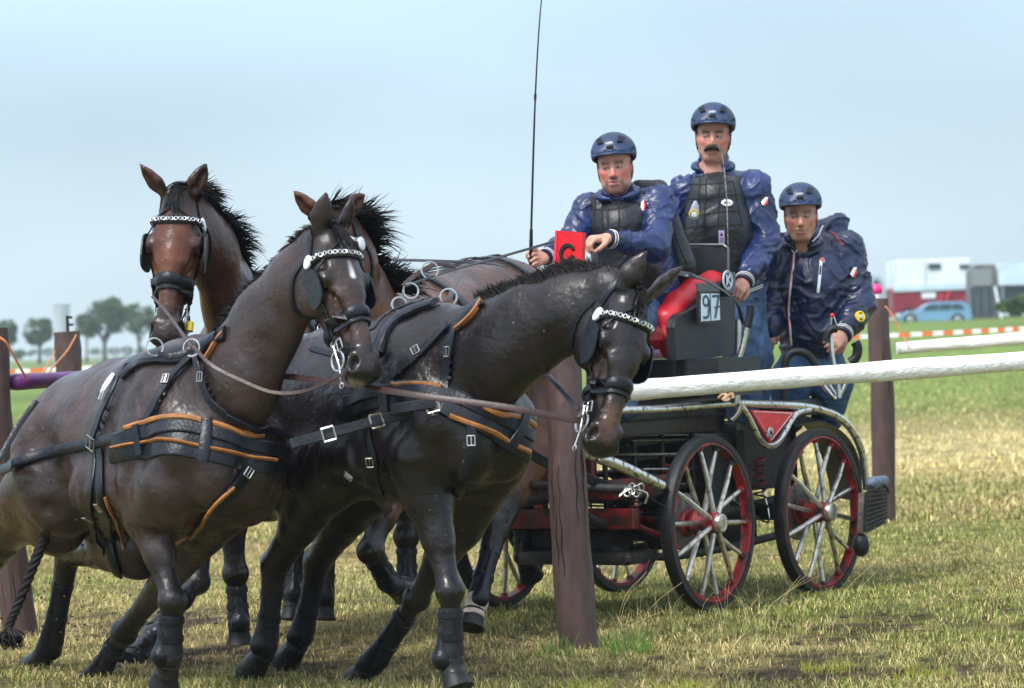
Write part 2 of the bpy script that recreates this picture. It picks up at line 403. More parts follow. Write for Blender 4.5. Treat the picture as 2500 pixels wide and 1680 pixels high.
# ---- grass blades
mat('grass', (.2, .2, .08), .75, attr=True, spec=.2)
def grass(n, y0, y1, hmin, hmax, wd, seed, name='grass', dens=1.4):
    r = np.random.default_rng(seed)
    Y = y0 + (y1 - y0) * r.random(n) ** dens; X = (r.random(n) - .5) * 2 * (.158 * Y + .3)
    m = mudv(X, Y); clump = .5 + .5 * np.sin(X * 19 + 3 * np.sin(Y * 11)) * np.sin(Y * 17 + 2 * np.sin(X * 13))
    c0_ = .5 + .5 * np.sin(X * 5.1 + 2 * np.sin(Y * 3.3) + 3) * np.sin(Y * 4.3 + 2 * np.sin(X * 3.9)); keep = (r.random(n) > m * .88) & (r.random(n) > .35 * (1 - clump)); X, Y, m, clump, c0_ = X[keep], Y[keep], m[keep], clump[keep], c0_[keep]; n = len(X)
    g = greenv(X, Y); t = r.random(n)
    isg = (r.random(n) < .12 + .50 * g)[:, None]
    cs = np.array([.385, .315, .145]) * (.5 + .95 * t[:, None]); cgn = np.array([.15, .195, .05]) * (.5 + 1.0 * t[:, None]) + np.array([.06, .02, 0]) * r.random((n, 1))
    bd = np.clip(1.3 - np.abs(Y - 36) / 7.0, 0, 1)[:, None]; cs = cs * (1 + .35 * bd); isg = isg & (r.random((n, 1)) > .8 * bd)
    c = np.where(isg, cgn, cs); c = c * (1 - .6 * m[:, None]) + np.array([.05, .035, .02]) * m[:, None] * .6
    c = c * (.70 + .65 * clump + .35 * c0_)[:, None]
    h = (hmin + (hmax - hmin) * r.random(n) ** 1.6) * (.6 + .6 * clump) * np.where(isg[:, 0], 1.0, .8); an = r.random(n) * 6.283; lean = r.random(n) ** .7 * 1.3 * h
    lx, ly = np.cos(an) * lean, np.sin(an) * lean; wa = an + 1.57 + r.normal(0, .5, n); wx, wy = np.cos(wa) * wd, np.sin(wa) * wd
    Z = gzv(X, Y) - .004; V = np.zeros((n, 6, 3), np.float32)
    for i, (f, wf, hf) in enumerate(((0, 1, 0), (.38, .8, .62), (1, .12, 1))):
        V[:, 2 * i, 0] = X + lx * f - wx * wf; V[:, 2 * i, 1] = Y + ly * f - wy * wf; V[:, 2 * i + 1, 0] = X + lx * f + wx * wf; V[:, 2 * i + 1, 1] = Y + ly * f + wy * wf
        V[:, 2 * i, 2] = V[:, 2 * i + 1, 2] = Z + h * hf * np.where(i == 2, 1 - .25 * (lean / h), 1)
    b = (np.arange(n) * 6)[:, None]; F = np.concatenate([b + np.array([0, 1, 3, 2]), b + np.array([2, 3, 5, 4])]).astype(np.int32)
    o = link_mesh(name, V.reshape(-1, 3), F, 'grass', None, False, np.repeat(c, 6, 0)); tag(o, 'short dry trampled meadow grass over the field', 'grass', kind='stuff'); return o
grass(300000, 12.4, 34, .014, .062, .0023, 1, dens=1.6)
o_ = grass(90000, 24, 80, .03, .10, .006, 2, dens=1.2); o_['label'] = 'taller green meadow grass farther back in the field'
def tuft(cx, cy, n, R, h0, h1, cols, seed, label, wd=.0016, name='grass_tuft', lean=.5, cat='grass tuft', group=None):
    r = random.Random(seed); mb = MB(); 
    for i in range(n):
        a = r.uniform(0, 6.28); q = R * math.sqrt(r.random()); x, y = cx + q * math.cos(a), cy + q * math.sin(a); h = r.uniform(h0, h1); b = r.uniform(0, 6.28); l = h * lean * r.random()
        p0 = Vector((x, y, gz(x, y) - .01)); p1 = p0 + Vector((math.cos(b) * l * .35, math.sin(b) * l * .35, h * .6)); p2 = p0 + Vector((math.cos(b) * l, math.sin(b) * l, h))
        mb.tube([p0, p1, p2], [wd, wd * .8, wd * .25], 3, sm=2)
    o = mb.build(name, cols, None, False); return tag(o, label, cat, group)
mat('green_blades', (.13, .26, .04), .6, var=.4); mat('straw_stalk', (.62, .52, .26), .6, var=.3); mat('lime_blades', (.38, .40, .05), .6, var=.3)
_p = P(1330, 1610, 15.2); tuft(1.0 * (1330 - 1250) / 8290 * 15.1, 15.1, 60, .09, .03, .11, 'green_blades', 3, 'small green grass tuft at the left foot of the wooden post')
tuft((1500 - 1250) / 8290 * 15.2, 15.15, 160, .12, .04, .13, 'green_blades', 4, 'larger green grass tuft at the right foot of the wooden post')
for i, (u, y, lb) in enumerate(((1400, 13.9, 'yellow lime tuft just in front of the wooden post'), (1640, 13.7, 'yellow lime tuft lowest in the foreground right of the post'), (2230, 13.9, 'yellow lime tuft in the lower right corner'), (2000, 14.3, 'yellow lime tuft in the foreground below the rear wheel'))):
    tuft((u - 1250) / 8290 * y, y, 130, .13, .02, .07, 'lime_blades', 10 + i, lb)
r_ = random.Random(5)
mb = MB()
for i in range(45):
    u = r_.choice([r_.gauss(1560, 60), r_.gauss(1780, 90), r_.gauss(1600, 320)]); y = r_.uniform(14.6, 16.3); x = (u - 1250) / 8290 * y; h = r_.uniform(.08, .36); a = r_.gauss(.15, .35) * h
    p0 = Vector((x, y, gz(x, y))); mb.tube([p0, p0 + Vector((a * .3, 0, h * .6)), p0 + Vector((a, r_.uniform(-.05, .05), h))], [.0010, .0009, .0005], 3, sm=3)
tag(mb.build('straw_stalks', 'straw_stalk', None, False), 'thin pale straw stalks standing around the post and the front wheel', 'grass', kind='stuff')
mat('mud', (.05, .036, .027), .8, var=.5, bump=.5, bscale=40)
mb = MB()
for i in range(420):
    y = 13.2 + 4.5 * r_.random(); x = (r_.random() * 2 - 1) * .15 * y
    if float(mudv(x, y)) < .25: continue
    s = r_.uniform(.006, .022); mb.sphere((x, y, gz(x, y) + s * .2), (s * r_.uniform(.7, 1.6), s, s * .6), n=6, m=4)
for i in range(70):
    u = r_.gauss(260, 130); v = r_.gauss(1440, 70); p = P(u, v, r_.uniform(14.2, 15.2)); s = r_.uniform(.002, .006); mb.sphere(p, (s * 1.4, s, s), n=5, m=3)
tag(mb.build('mud_clods', 'mud', None, False), 'dark mud clods strewn and thrown up by the hooves', 'mud', kind='stuff')
# ------------------------------------------------------------------ obstacle posts and poles
mat('post_wood', (.070, .040, .036), .6, var=.22, vscale=7, bump=.3, bscale=14, stretch=(4, 4, .9), detail=6)
mat('crack', (.012, .008, .007), .9)
mat('white_wood', (.86, .85, .80), .5, var=.12, vscale=4, bump=.5, bscale=9, stretch=(1.2, 6, 6), detail=5)
mat('purple_paint', (.115, .022, .14), .38, var=.3, vscale=4, bump=.3, bscale=10)
mat('rope', (.55, .20, .07), .7, var=.3, bump=.3, bscale=200); mat('white_end', (.7, .74, .8), .6, bump=.4, bscale=60)
def log(name, pts, r, m, parent=None, n=20, seed=0, rough=.05, sm=10):
    p = smoothpath(pts, sm); r_ = random.Random(seed); ph = [r_.uniform(0, 6) for _ in range(6)]; V = []; F = []; N_ = len(p); a = None
    rr = list(np.interp(np.linspace(0, 1, N_), np.linspace(0, 1, len(r)), r)) if isinstance(r, (list, tuple)) else [r] * N_
    knots = [(r_.random(), r_.uniform(0, 6.28)) for _ in range(9)]
    for i, c in enumerate(p):
        d = (p[min(i + 1, N_ - 1)] - p[max(0, i - 1)]).normalized()
        if a is None: _, a, b = frame_of(d, (0, 1, 0.01))
        else: a = (a - d * a.dot(d)).normalized(); b = d.cross(a)
        t = i / (N_ - 1)
        for k in range(n):
            q = 2 * math.pi * k / n; e = 1 + rough * (math.sin(3 * q + ph[0] + 2 * t) * .4 + math.sin(2 * q + ph[1] + 5 * t) * .5 + math.sin(9 * t * 3 + ph[2]) * .35 + math.sin(23 * t + q * 2 + ph[3]) * .3)
            for (kt, kq) in knots: e += .09 * math.exp(-((t - kt) * len(pts) * 5) ** 2 - (math.atan2(math.sin(q - kq), math.cos(q - kq)) / .28) ** 2)
            V.append(c + (a * math.cos(q) + b * math.sin(q)) * rr[i] * e)
    for i in range(N_ - 1):
        for k in range(n): F.append((i * n + k, i * n + (k + 1) % n, (i + 1) * n + (k + 1) % n, (i + 1) * n + k))
    F += [tuple(range(n))[::-1], tuple((N_ - 1) * n + k for k in range(n))]
    o = link_mesh(name, [tuple(v) for v in V], F, m, parent); o.data.set_sharp_from_angle(angle=math.radians(50)); return o
def cracks(parent, pts, r, k, seed, name='crack'):
    rr = random.Random(seed); p = smoothpath(pts, 12); mb = MB()
    for i in range(k):
        a0 = rr.uniform(-1.0, 1.0); j0 = rr.randrange(0, len(p) // 2); j1 = min(len(p) - 1, j0 + rr.randrange(8, len(p) // 2)); c = []
        for j in range(j0, j1):
            a = a0 + .05 * math.sin(j * .9 + i); c.append(p[j] + Vector((math.sin(a), -math.cos(a), 0)) * r * 1.012)
        if len(c) > 3: mb.tube(c, [.001, .003, .0035, .002, .001], 5)
    mb.build(name, 'crack', parent)
t = thing('wooden_post', P(1412, 1600, 15.4), 'thick brown wooden post in front of the carriage carrying a red marker board', 'post', 'brown obstacle posts')
pp = [P(1417, 1640, 15.4), P(1412, 1560, 15.4), P(1398, 1386, 15.42), P(1388, 1233, 15.43), P(1382, 1080, 15.45), P(1377, 900, 15.5), P(1377, 650, 15.55)]
log('post_trunk', pp, [.098, .09, .088, .086, .083, .08, .078], 'post_wood', t, seed=2, rough=.05); cracks(t, pp[1:], .085, 6, 2)
pb = [(2159, 1310), (2158, 1275), (2154, 964), (2147, 850), (2144, 729)]
t = thing('wooden_post', P(2158, 1275, 24.2), 'brown wooden post at right with a pink ball on its top', 'post', 'brown obstacle posts')
pp = [P(u, v, 24.2) for u, v in pb]; log('post_trunk', pp, [.09, .088, .085, .078, .070], 'post_wood', t, seed=3); cracks(t, pp, .082, 5, 5)
mat('pink_ball', (.75, .03, .22), .35); mat('clear_cup', (.75, .70, .68), .3); mat('red_paint', (.68, .012, .02), .32, var=.15, bump=.05)
mb = MB(); c = P(2139, 708, 24.2); mb.sphere(c, .045, n=20, m=14); o = mb.build('ball', 'pink_ball', None); tag(o, 'pink ball resting on top of the right wooden post', 'ball')
mb = MB(); c2 = P(2140, 724, 24.2); mb.tube([c2 - Vector((0, 0, .022)), c2 + Vector((0, 0, .022))], .034, 14); mb.build('ball_cup', 'clear_cup', t)
t = thing('wooden_post', P(48, 1545, 16.9), 'brown wooden post cut by the left edge of the picture behind the tail', 'post', 'brown obstacle posts')
pp = [P(50, 1580, 16.9), P(47, 1540, 16.9), P(10, 1250, 16.9), P(-12, 1000, 16.9), P(-20, 802, 16.9)]; log('post_trunk', pp, [.092, .088, .084, .082, .08], 'post_wood', t, seed=6); cracks(t, pp, .084, 6, 8)
t = thing('wooden_post', P(165, 1339, 24.5), 'brown wooden stump post behind the purple pole with a black bracket on top', 'post', 'brown obstacle posts')
pp = [P(168, 1365, 24.5), P(166, 1300, 24.5), P(168, 1000, 24.5), P(168, 890, 24.5), P(163, 810, 24.5)]; log('post_trunk', pp, [.09, .088, .098, .10, .094], 'post_wood', t, seed=7)
mb = MB(); mb.box(P(165, 791, 24.5), (.02, .02, .12)); mb.box(P(169, 775, 24.5), (.045, .02, .018)); mb.box(P(170, 793, 24.5), (.05, .02, .018)); mb.build('bracket', 'rubber', t)
def pole(pts, r, m, label, cat, seed, group=None):
    t = thing('rail_pole', pts[0], label, cat, group); o = log('pole_trunk', pts, r, m, t, seed=seed, rough=.07); return t
pole([P(1478, 959, 15.75), P(1600, 949, 15.8), P(1800, 933, 15.95), P(2000, 918, 16.15), P(2250, 900, 16.4), P(2560, 878, 16.8)], [.046, .048, .049, .047, .048, .046], 'white_wood', 'long white pole crossing the front of the carriage', 'pole', 11, 'white obstacle poles')
t = pole([P(2193, 851, 24), P(2300, 842, 24), P(2400, 835, 24), P(2560, 820, 24)], [.043, .044, .043, .042], 'white_wood', 'white pole with its cut end hanging beside the right wooden post', 'pole', 12, 'white obstacle poles')
MB().disc(P(2191, 851.3, 23.96), (P(2193, 851, 24) - P(2300, 842, 24)), .043, .012, 18).build('cut_end', 'white_end', t)
pole([P(26, 933, 17.0), P(110, 929, 17.1), P(500, 910, 18.6), P(1100, 884, 20.5), P(1800, 852, 23.5)], [.042, .042, .042, .042, .045], 'purple_paint', 'purple painted pole running behind the horses from the left post', 'pole', 13)
def rope(pts, label, r=.006):
    mb = MB(); mb.tube([P(*q) for q in pts], r, 6, sm=6); tag(mb.build('rope', 'rope', None), label, 'rope', 'orange ropes holding the poles')
rope([(2161, 748, 24.1), (2176, 766, 24.05), (2205, 820, 24.0), (2219, 849, 23.95)], 'orange rope from the right wooden post to the cut white pole')
rope([(-4, 822, 16.8), (16, 838, 16.8), (45, 890, 16.85), (67, 928, 16.9)], 'orange rope from the left edge post to the purple pole')
rope([(186, 818, 24.3), (165, 855, 22), (132, 893, 20), (118, 912, 18.6)], 'orange rope slanting down in front of the black bracket stump post')
rope([(134, 858, 24.4), (120, 885, 21), (104, 915, 18.6)], 'orange rope left of the stump post reaching the purple pole')
# red marker board on the post
t = thing('marker_board', P(1390, 645, 15.45), 'glossy red marker board with a black letter on the post', 'marker board')
a = P(1357, 660, 15.42); b = P(1423, 652, 15.34); c = P(1427, 568, 15.34); d = P(1361, 563, 15.42)
nrm = (b - a).cross(d - a).normalized(); nrm = nrm if nrm.y < 0 else -nrm
MB().prism([a, b, c, d], nrm, .03).build('board', 'red_paint', t, False)
mat('red_edge', (.75, .06, .12), .3)
MB().prism([a + nrm * .017, a + nrm * .017 + (b - a) * .07, d + nrm * .017 + (c - d) * .07, d + nrm * .017], nrm, .006).build('board_edge', 'red_edge', t, False)
ex = (b - a).normalized(); ey = (d - a).normalized(); o0 = a + ex * .070 + nrm * .019; mb = MB(); cpts = []
for i in range(15):
    q = math.radians(20 + i * 320 / 14); cpts.append(o0 + ex * (math.cos(q) * .034) + ey * (.070 + math.sin(q) * .036))
mb.ribbon(cpts, [nrm] * 15, .019, .003); mb.build('letter', 'rubber', t, False)
# ------------------------------------------------------------------ striped tape
mat('tape_white', (.85, .85, .84), .4); mat('tape_orange', (.75, .14, .03), .4)
pts = smoothpath([P(-120, 914, 64), P(300, 893, 63), P(900, 868, 62), P(1600, 840, 62), P(2100, 822, 61), P(2620, 796, 60)], 1); A0 = [P(-120, 914, 64), P(900, 868, 62), P(2100, 822, 61), P(2620, 796, 60)]
pp = smoothpath(A0, 26); V = []; F = []
for i, p in enumerate(pp): V += [p + Vector((0, 0, .036)), p - Vector((0, 0, .036)), p + Vector((0, .004, -.036)), p + Vector((0, .004, .036))]
for i in range(len(pp) - 1):
    for e in range(4): F.append((i * 4 + e, i * 4 + (e + 1) % 4, i * 4 + 4 + (e + 1) % 4, i * 4 + 4 + e))
o = link_mesh('barrier_tape', [tuple(v) for v in V], F, 'tape_white', None, False); o.data.materials.append(MATS['tape_orange'])
for i, f in enumerate(o.data.polygons): f.material_index = (i // 4) % 2
tag(o, 'red and white striped barrier tape stretched across the field', 'tape')
# ------------------------------------------------------------------ far trees, tower, vehicles
mat('bark', (.06, .05, .04), .9, var=.4, bump=.5); mat('leaves', (.045, .095, .025), .8, var=.5, vscale=.9); mat('leaves_light', (.075, .15, .035), .8, var=.5, vscale=.9); mat('concrete', (.5, .55, .6), .8)
def tree(u, v0, v1, Y, lobes, label, leafm='leaves', seed=0, trunk=.16, name='tree', n=1500, bush=False):
    "lobes: (u, v, radius_u, radius_v) in photo points"
    if not bush: lobes = [(a, b - 4, c * 1.15, d * 1.22) for a, b, c, d in lobes]
    s = Y / K; base = P(u, v0, Y); t = thing(name, base, label, 'bush' if bush else 'tree', None if bush else 'trees on the horizon'); r = random.Random(seed)
    if not bush:
        mb = MB(); top = P(u + r.uniform(-2, 2), v1, Y); mb.tube([base - Vector((0, 0, .3)), base.lerp(top, .5), top], [trunk * 1.3, trunk, trunk * .7], 8, sm=3)
        for (lu, lv, ru, rv) in lobes:
            for k in range(4):
                e = P(lu + r.uniform(-.6, .6) * ru, lv + r.uniform(-.6, .4) * rv, Y + r.uniform(-1, 1)); mb.tube([base.lerp(top, .6), top.lerp(e, .5) + Vector((0, 0, -.1)), e], [trunk * .5, trunk * .3, trunk * .1], 5, sm=3)
        mb.build('trunk', 'bark', t)
    mb = MB(); tot = sum(a[2] * a[3] for a in lobes)
    for (lu, lv, ru, rv) in lobes:
        c = P(lu, lv, Y); k = int(n * ru * rv / tot); cl = [(Vector((r.gauss(0, .45), r.gauss(0, .45), r.gauss(0, .45)))) for _ in range(16)]
        for i in range(k):
            q = cl[r.randrange(16)] + Vector((r.gauss(0, .22), r.gauss(0, .22), r.gauss(0, .22)))
            if q.length > 1: q = q.normalized() * r.uniform(.8, 1.02)
            p = c + Vector((q.x * ru * s, q.y * ru * s, q.z * rv * s)); z = r.uniform(.1, .24) * (1 if Y > 100 else .4)
            a = Vector((r.gauss(0, 1), r.gauss(0, 1), r.gauss(0, 1))).normalized(); _, b, d = frame_of(a)
            mb.add([p - b * z, p + d * z * .7, p + b * z, p - d * z * .7], [(0, 1, 2, 3)])
    mb.build('crown' if not bush else 'foliage', leafm, t, False); return t
tree(5, 885, 830, 340, [(0, 808, 36, 34), (20, 830, 20, 20)], 'dark round tree cut by the left edge post', seed=1)
tree(96, 882, 838, 342, [(92, 812, 33, 27), (112, 802, 14, 18), (84, 830, 20, 14)], 'small dark round tree standing free left of the stump post', seed=2)
tree(256, 880, 815, 338, [(262, 768, 44, 34), (215, 795, 36, 28), (290, 790, 30, 24)], 'largest dark tree with a broad crown right of the stump post', seed=3, n=3000, trunk=.2)
tree(340, 879, 815, 345, [(335, 782, 40, 32), (360, 800, 26, 20)], 'mid green tree partly behind the left horse head', 'leaves_light', seed=4)
tree(212, 880, 820, 352, [(205, 800, 24, 22)], 'slim tree half merged with the broadest crown', 'leaves', seed=5, trunk=.1)
tree(48, 878, 862, 420, [(48, 866, 16, 12)], 'low round bush far off beneath the small free tree', 'leaves_light', seed=6, name='bush', n=500, bush=True)
r_ = random.Random(77)
for i in range(9):
    u = [-20, 20, 75, 120, 235, 285, 310, 345, 390][i]; tree(u, 872, 862, 700 + 40 * (i % 3), [(u, 862 - .035 * u * .4, r_.uniform(16, 30), r_.uniform(7, 13))], 'faint distant bush %s on the left horizon' % ['at the very left edge', 'left of the small free tree', 'under the small free tree', 'left of the stump post', 'left of the widest trunk', 'right of the widest trunk', 'between the two biggest trees', 'under the mid green tree', 'behind the left horse neck'][i], seed=30 + i, name='bush', n=420, bush=True)
mb = MB(); s = 900 / K; b0 = P(151, 868, 900); tp = P(151, 748, 900); mb.tube([b0, b0.lerp(tp, .80), b0.lerp(tp, .84), tp], [15 * s, 17 * s, 19 * s, 20 * s], 20); t = thing('tower', b0, 'pale concrete tower with a flared top behind the stump post', 'tower'); mb.build('shaft', 'concrete', t)
mb = MB(); mb.tube([b0.lerp(tp, .985), tp + Vector((0, 0, .5))], 21 * s, 20); mb.tube([b0.lerp(tp, .88), b0.lerp(tp, .9)], 20.4 * s, 20); mb.build('cornice', mat('concrete_dark', (.3, .34, .4), .8), t)
# far vehicles on the rise at right
def VB(u0, v0, u1, v1, Y, dep, bev=.06):
    a = P(u0, v0, Y); b = P(u1, v1, Y); c = (a + b) / 2 + Vector((0, dep / 2, 0)); mb = MB(); mb.box(c, (abs(b.x - a.x), dep, abs(b.z - a.z)), None, bev); return mb
mat('maroon', (.24, .010, .03), .4, var=.15, vscale=1); mat('white_panel', (.72, .78, .84), .4, var=.05, vscale=1); mat('window', (.03, .05, .07), .15); mat('silver_car', (.20, .40, .60), .25, .3)
mat('grey_panel', (.12, .125, .13), .5, var=.3, vscale=1); mat('red_mark', (.7, .05, .05), .4); mat('teal_van', (.35, .48, .52), .35); mat('light_blue', (.55, .68, .8), .4, var=.1, vscale=1)
YV = 182
def wheels(t, us, v, r, Y, ne='wheel'):
    for u in us:
        mb = MB(); c = P(u, v, Y); mb.tube([c - Vector((0, .14, 0)), c + Vector((0, .14, 0))], r, 18); w_ = mb.build('wheel', 'rubber', t)
        MB().disc(c - Vector((0, .16, 0)), (0, -1, 0), r * .6, .04).build('rim', 'steel', w_)
t = thing('horse_lorry', P(2270, 775, YV), 'large white horse lorry with a maroon lower body', 'lorry')
VB(2182, 636, 2372, 704, YV, 3.6).build('upper_body', 'white_panel', t, False); VB(2180, 704, 2372, 768, YV - .02, 3.64).build('lower_body', 'maroon', t, False)
VB(2181, 698, 2372, 706, YV - .08, .08, .01).build('trim_strip', 'light_blue', t, False)
for (a, b, c, d) in ((2267, 644, 2297, 656), (2343, 646, 2369, 655)): VB(a, b, c, d, YV - .04, .1, .01).build('window', 'window', t, False)
VB(2250, 715, 2285, 728, YV - .06, .05, .01).build('white_sign', 'white_panel', t, False)
for (a, b, c, d) in ((2290, 718, 2300, 735), (2308, 712, 2318, 733)): 
    mb = MB(); mb.prism([P(a, d, YV - .1), P(a + 4, d, YV - .1), P(c + 3, b, YV - .1), P(c - 3, b, YV - .1)], (0, 1, 0), .03); mb.build('red_stripe', 'red_mark', t, False)
VB(2258, 636, 2261, 704, YV - .05, .05, .01).build('panel_seam', 'grey_panel', t, False); wheels(t, (2215, 2330), 772, .45, YV)
t = thing('van', P(2130, 770, YV + 6), 'pale teal van partly hidden behind the pink ball', 'van')
mb = MB(); q = [P(2105, 775, YV + 6), P(2155, 774, YV + 6), P(2155, 700, YV + 6), P(2148, 680, YV + 6), P(2138, 674, YV + 6), P(2105, 674, YV + 6)]; mb.prism(q, (0, 1, 0), 2.0); mb.build('body', 'teal_van', t, False)
mb = MB(); q = [P(2132, 706, YV + 4.9), P(2150, 706, YV + 4.9), P(2145, 684, YV + 4.9), P(2132, 684, YV + 4.9)]; mb.prism(q, (0, 1, 0), .06); mb.build('window', 'window', t, False); wheels(t, (2120, 2145), 774, .36, YV + 4.95)
t = thing('parked_car', P(2280, 784, 172), 'pale silver estate car parked in front of the maroon lorry', 'car')
q = [(2190, 784), (2188, 772), (2205, 765), (2240, 757), (2262, 742), (2280, 737), (2345, 736), (2360, 745), (2366, 762), (2366, 781), (2340, 784)]
mb = MB(); mb.prism([P(u, v, 172.8) for u, v in q], (0, 1, 0), 1.7); mb.build('body', 'silver_car', t, False)
for q in ([(2252, 756), (2268, 744), (2290, 743), (2290, 755)], [(2294, 755), (2294, 743), (2322, 742), (2322, 754)], [(2326, 754), (2326, 742), (2346, 742), (2355, 753)]):
    mb = MB(); mb.prism([P(u, v, 171.9) for u, v in q], (0, 1, 0), .05); mb.build('window', 'window', t, False)
wheels(t, (2222, 2338), 781, .33, 171.95)
MB().sphere(P(2193, 770, 171.95), (.12, .05, .08)).build('headlight', 'white_panel', t)
t = thing('horse_trailer', P(2396, 776, 174), 'dark grey horse trailer seen from its open back', 'trailer')
q = [(2366, 776), (2366, 665), (2374, 648), (2420, 647), (2427, 662), (2434, 776)]
mb = MB(); mb.prism([P(u, v, 175.5) for u, v in q], (0, 1, 0), 2.6); mb.build('body', 'grey_panel', t, False)
for a, b in ((2370, 2383), (2387, 2403), (2407, 2424)): VB(a, 702, b, 768, 174.15, .06, .01).build('door_panel', 'window', t, False)
VB(2371, 657, 2422, 697, 174.12, .06, .01).build('rear_window', mat('trailer_window', (.22, .24, .25), .3), t, False)
mb = MB(); mb.tube([P(2429, 700, 174), P(2445, 778, 173.5)], .06, 8); mb.build('support_bar', 'white_panel', t)
t = thing('box_truck', P(2480, 770, YV), 'long pale blue box truck leaving the picture at right', 'truck')
q = [(2424, 698), (2424, 650), (2450, 643), (2600, 640), (2600, 694)]
mb = MB(); mb.prism([P(u, v, YV + 1.3) for u, v in q], (0, 1, 0), 2.6); mb.build('box_body', 'light_blue', t, False)
VB(2430, 697, 2600, 735, YV + .3, 2.0).build('chassis', 'window', t, False); VB(2447, 700, 2451, 765, YV - .1, .1, .02).build('support_leg', 'light_blue', t, False); wheels(t, (2480, 2540), 752, .5, YV)
tree(2475, 772, 760, 150, [(2455, 748, 20, 14), (2490, 740, 26, 20), (2520, 745, 24, 22)], 'bright green leafy bush in front of the box truck', 'leaves_light', seed=61, name='bush', n=1600, bush=True)
# air
hz = MB(); hz.box((0, 600, 29), (1700, 1300, 62)); o = hz.build('haze', None, None, False); tag(o, 'faint damp haze over the far field', 'haze', kind='stuff')
m = bpy.data.materials.new('haze'); m.use_nodes = True; t_ = m.node_tree; t_.nodes.clear(); pv = t_.nodes.new('ShaderNodeVolumePrincipled'); pv.inputs['Density'].default_value = .00045; pv.inputs['Color'].default_value = (.82, .92, 1, 1); pv.inputs['Anisotropy'].default_value = .2
out = t_.nodes.new('ShaderNodeOutputMaterial'); t_.links.new(pv.outputs[0], out.inputs['Volume']); o.data.materials.append(m)
# ------------------------------------------------------------------ the horses
m = mat('coat', (.05, .03, .025), .38, attr=True, var=.5, vscale=8, bump=.20, bscale=38, detail=9, spec=.42, thr=(.3, .7))
def coat_relief(m):
    "veins, ripples and rain-darkened hair over the fine bump"
    t = m.node_tree; b = t.nodes['Principled BSDF']; old = b.inputs['Normal'].links[0].from_socket
    co = t.nodes.new('ShaderNodeTexCoord'); nz = t.nodes.new('ShaderNodeTexNoise'); nz.inputs['Scale'].default_value = 5.5; nz.inputs['Detail'].default_value = 2; nz.inputs['Distortion'].default_value = .9
    t.links.new(co.outputs['Object'], nz.inputs['Vector'])
    a = t.nodes.new('ShaderNodeMath'); a.operation = 'SUBTRACT'; a.inputs[1].default_value = .5; t.links.new(nz.outputs['Fac'], a.inputs[0])
    c = t.nodes.new('ShaderNodeMath'); c.operation = 'ABSOLUTE'; t.links.new(a.outputs[0], c.inputs[0])
    r = t.nodes.new('ShaderNodeMapRange'); r.inputs['From Min'].default_value = 0; r.inputs['From Max'].default_value = .045; r.inputs['To Min'].default_value = 1; r.inputs['To Max'].default_value = 0; t.links.new(c.outputs[0], r.inputs[0])
    bp = t.nodes.new('ShaderNodeBump'); bp.inputs['Strength'].default_value = .10; bp.inputs['Distance'].default_value = .005; t.links.new(r.outputs[0], bp.inputs['Height']); t.links.new(old, bp.inputs['Normal']); t.links.new(bp.outputs[0], b.inputs['Normal'])
    n3 = t.nodes.new('ShaderNodeTexNoise'); n3.inputs['Scale'].default_value = 7.5; n3.inputs['Detail'].default_value = 3; n3.inputs['Roughness'].default_value = .45; t.links.new(co.outputs['Object'], n3.inputs['Vector'])
    b3 = t.nodes.new('ShaderNodeBump'); b3.inputs['Strength'].default_value = .38; b3.inputs['Distance'].default_value = .03; t.links.new(n3.outputs['Fac'], b3.inputs['Height']); t.links.new(bp.outputs[0], b3.inputs['Normal']); t.links.new(b3.outputs[0], b.inputs['Normal'])
    # mud spatter and droplets
    vo = t.nodes.new('ShaderNodeTexVoronoi'); vo.inputs['Scale'].default_value = 34; vo.inputs['Randomness'].default_value = 1; t.links.new(co.outputs['Object'], vo.inputs['Vector'])
    sz = t.nodes.new('ShaderNodeSeparateColor'); t.links.new(vo.outputs['Color'], sz.inputs[0])
    m1 = t.nodes.new('ShaderNodeMath'); m1.operation = 'MULTIPLY'; m1.inputs[1].default_value = .16; t.links.new(sz.outputs[0], m1.inputs[0])
    m2 = t.nodes.new('ShaderNodeMath'); m2.operation = 'LESS_THAN'; t.links.new(vo.outputs['Distance'], m2.inputs[0]); t.links.new(m1.outputs[0], m2.inputs[1])
    m3 = t.nodes.new('ShaderNodeMath'); m3.operation = 'GREATER_THAN'; m3.inputs[1].default_value = .62; t.links.new(sz.outputs[1], m3.inputs[0])
    m4 = t.nodes.new('ShaderNodeMath'); m4.operation = 'MULTIPLY'; t.links.new(m2.outputs[0], m4.inputs[0]); t.links.new(m3.outputs[0], m4.inputs[1])
    mx = t.nodes.new('ShaderNodeMix'); mx.data_type = 'RGBA'; src = b.inputs['Base Color'].links[0].from_socket; t.links.new(m4.outputs[0], mx.inputs[0]); t.links.new(src, mx.inputs[6]); mx.inputs[7].default_value = (.12, .095, .075, 1); t.links.new(mx.outputs[2], b.inputs['Base Color'])
    n2 = t.nodes.new('ShaderNodeTexNoise'); n2.inputs['Scale'].default_value = 6; n2.inputs['Detail'].default_value = 7; t.links.new(co.outputs['Object'], n2.inputs['Vector'])
    r2 = t.nodes.new('ShaderNodeMapRange'); r2.inputs['From Min'].default_value = .35; r2.inputs['From Max'].default_value = .65; r2.inputs['To Min'].default_value = .20; r2.inputs['To Max'].default_value = .44; t.links.new(n2.outputs['Fac'], r2.inputs[0]); t.links.new(r2.outputs[0], b.inputs['Roughness'])
coat_relief(m)
Z3 = Vector((0, 0, 1))
def V3(p): return Vector((float(p[0]), float(p[1]), float(p[2])))
class Horse: pass
def tapered(pts, rs, n=2):
    return pts, rs
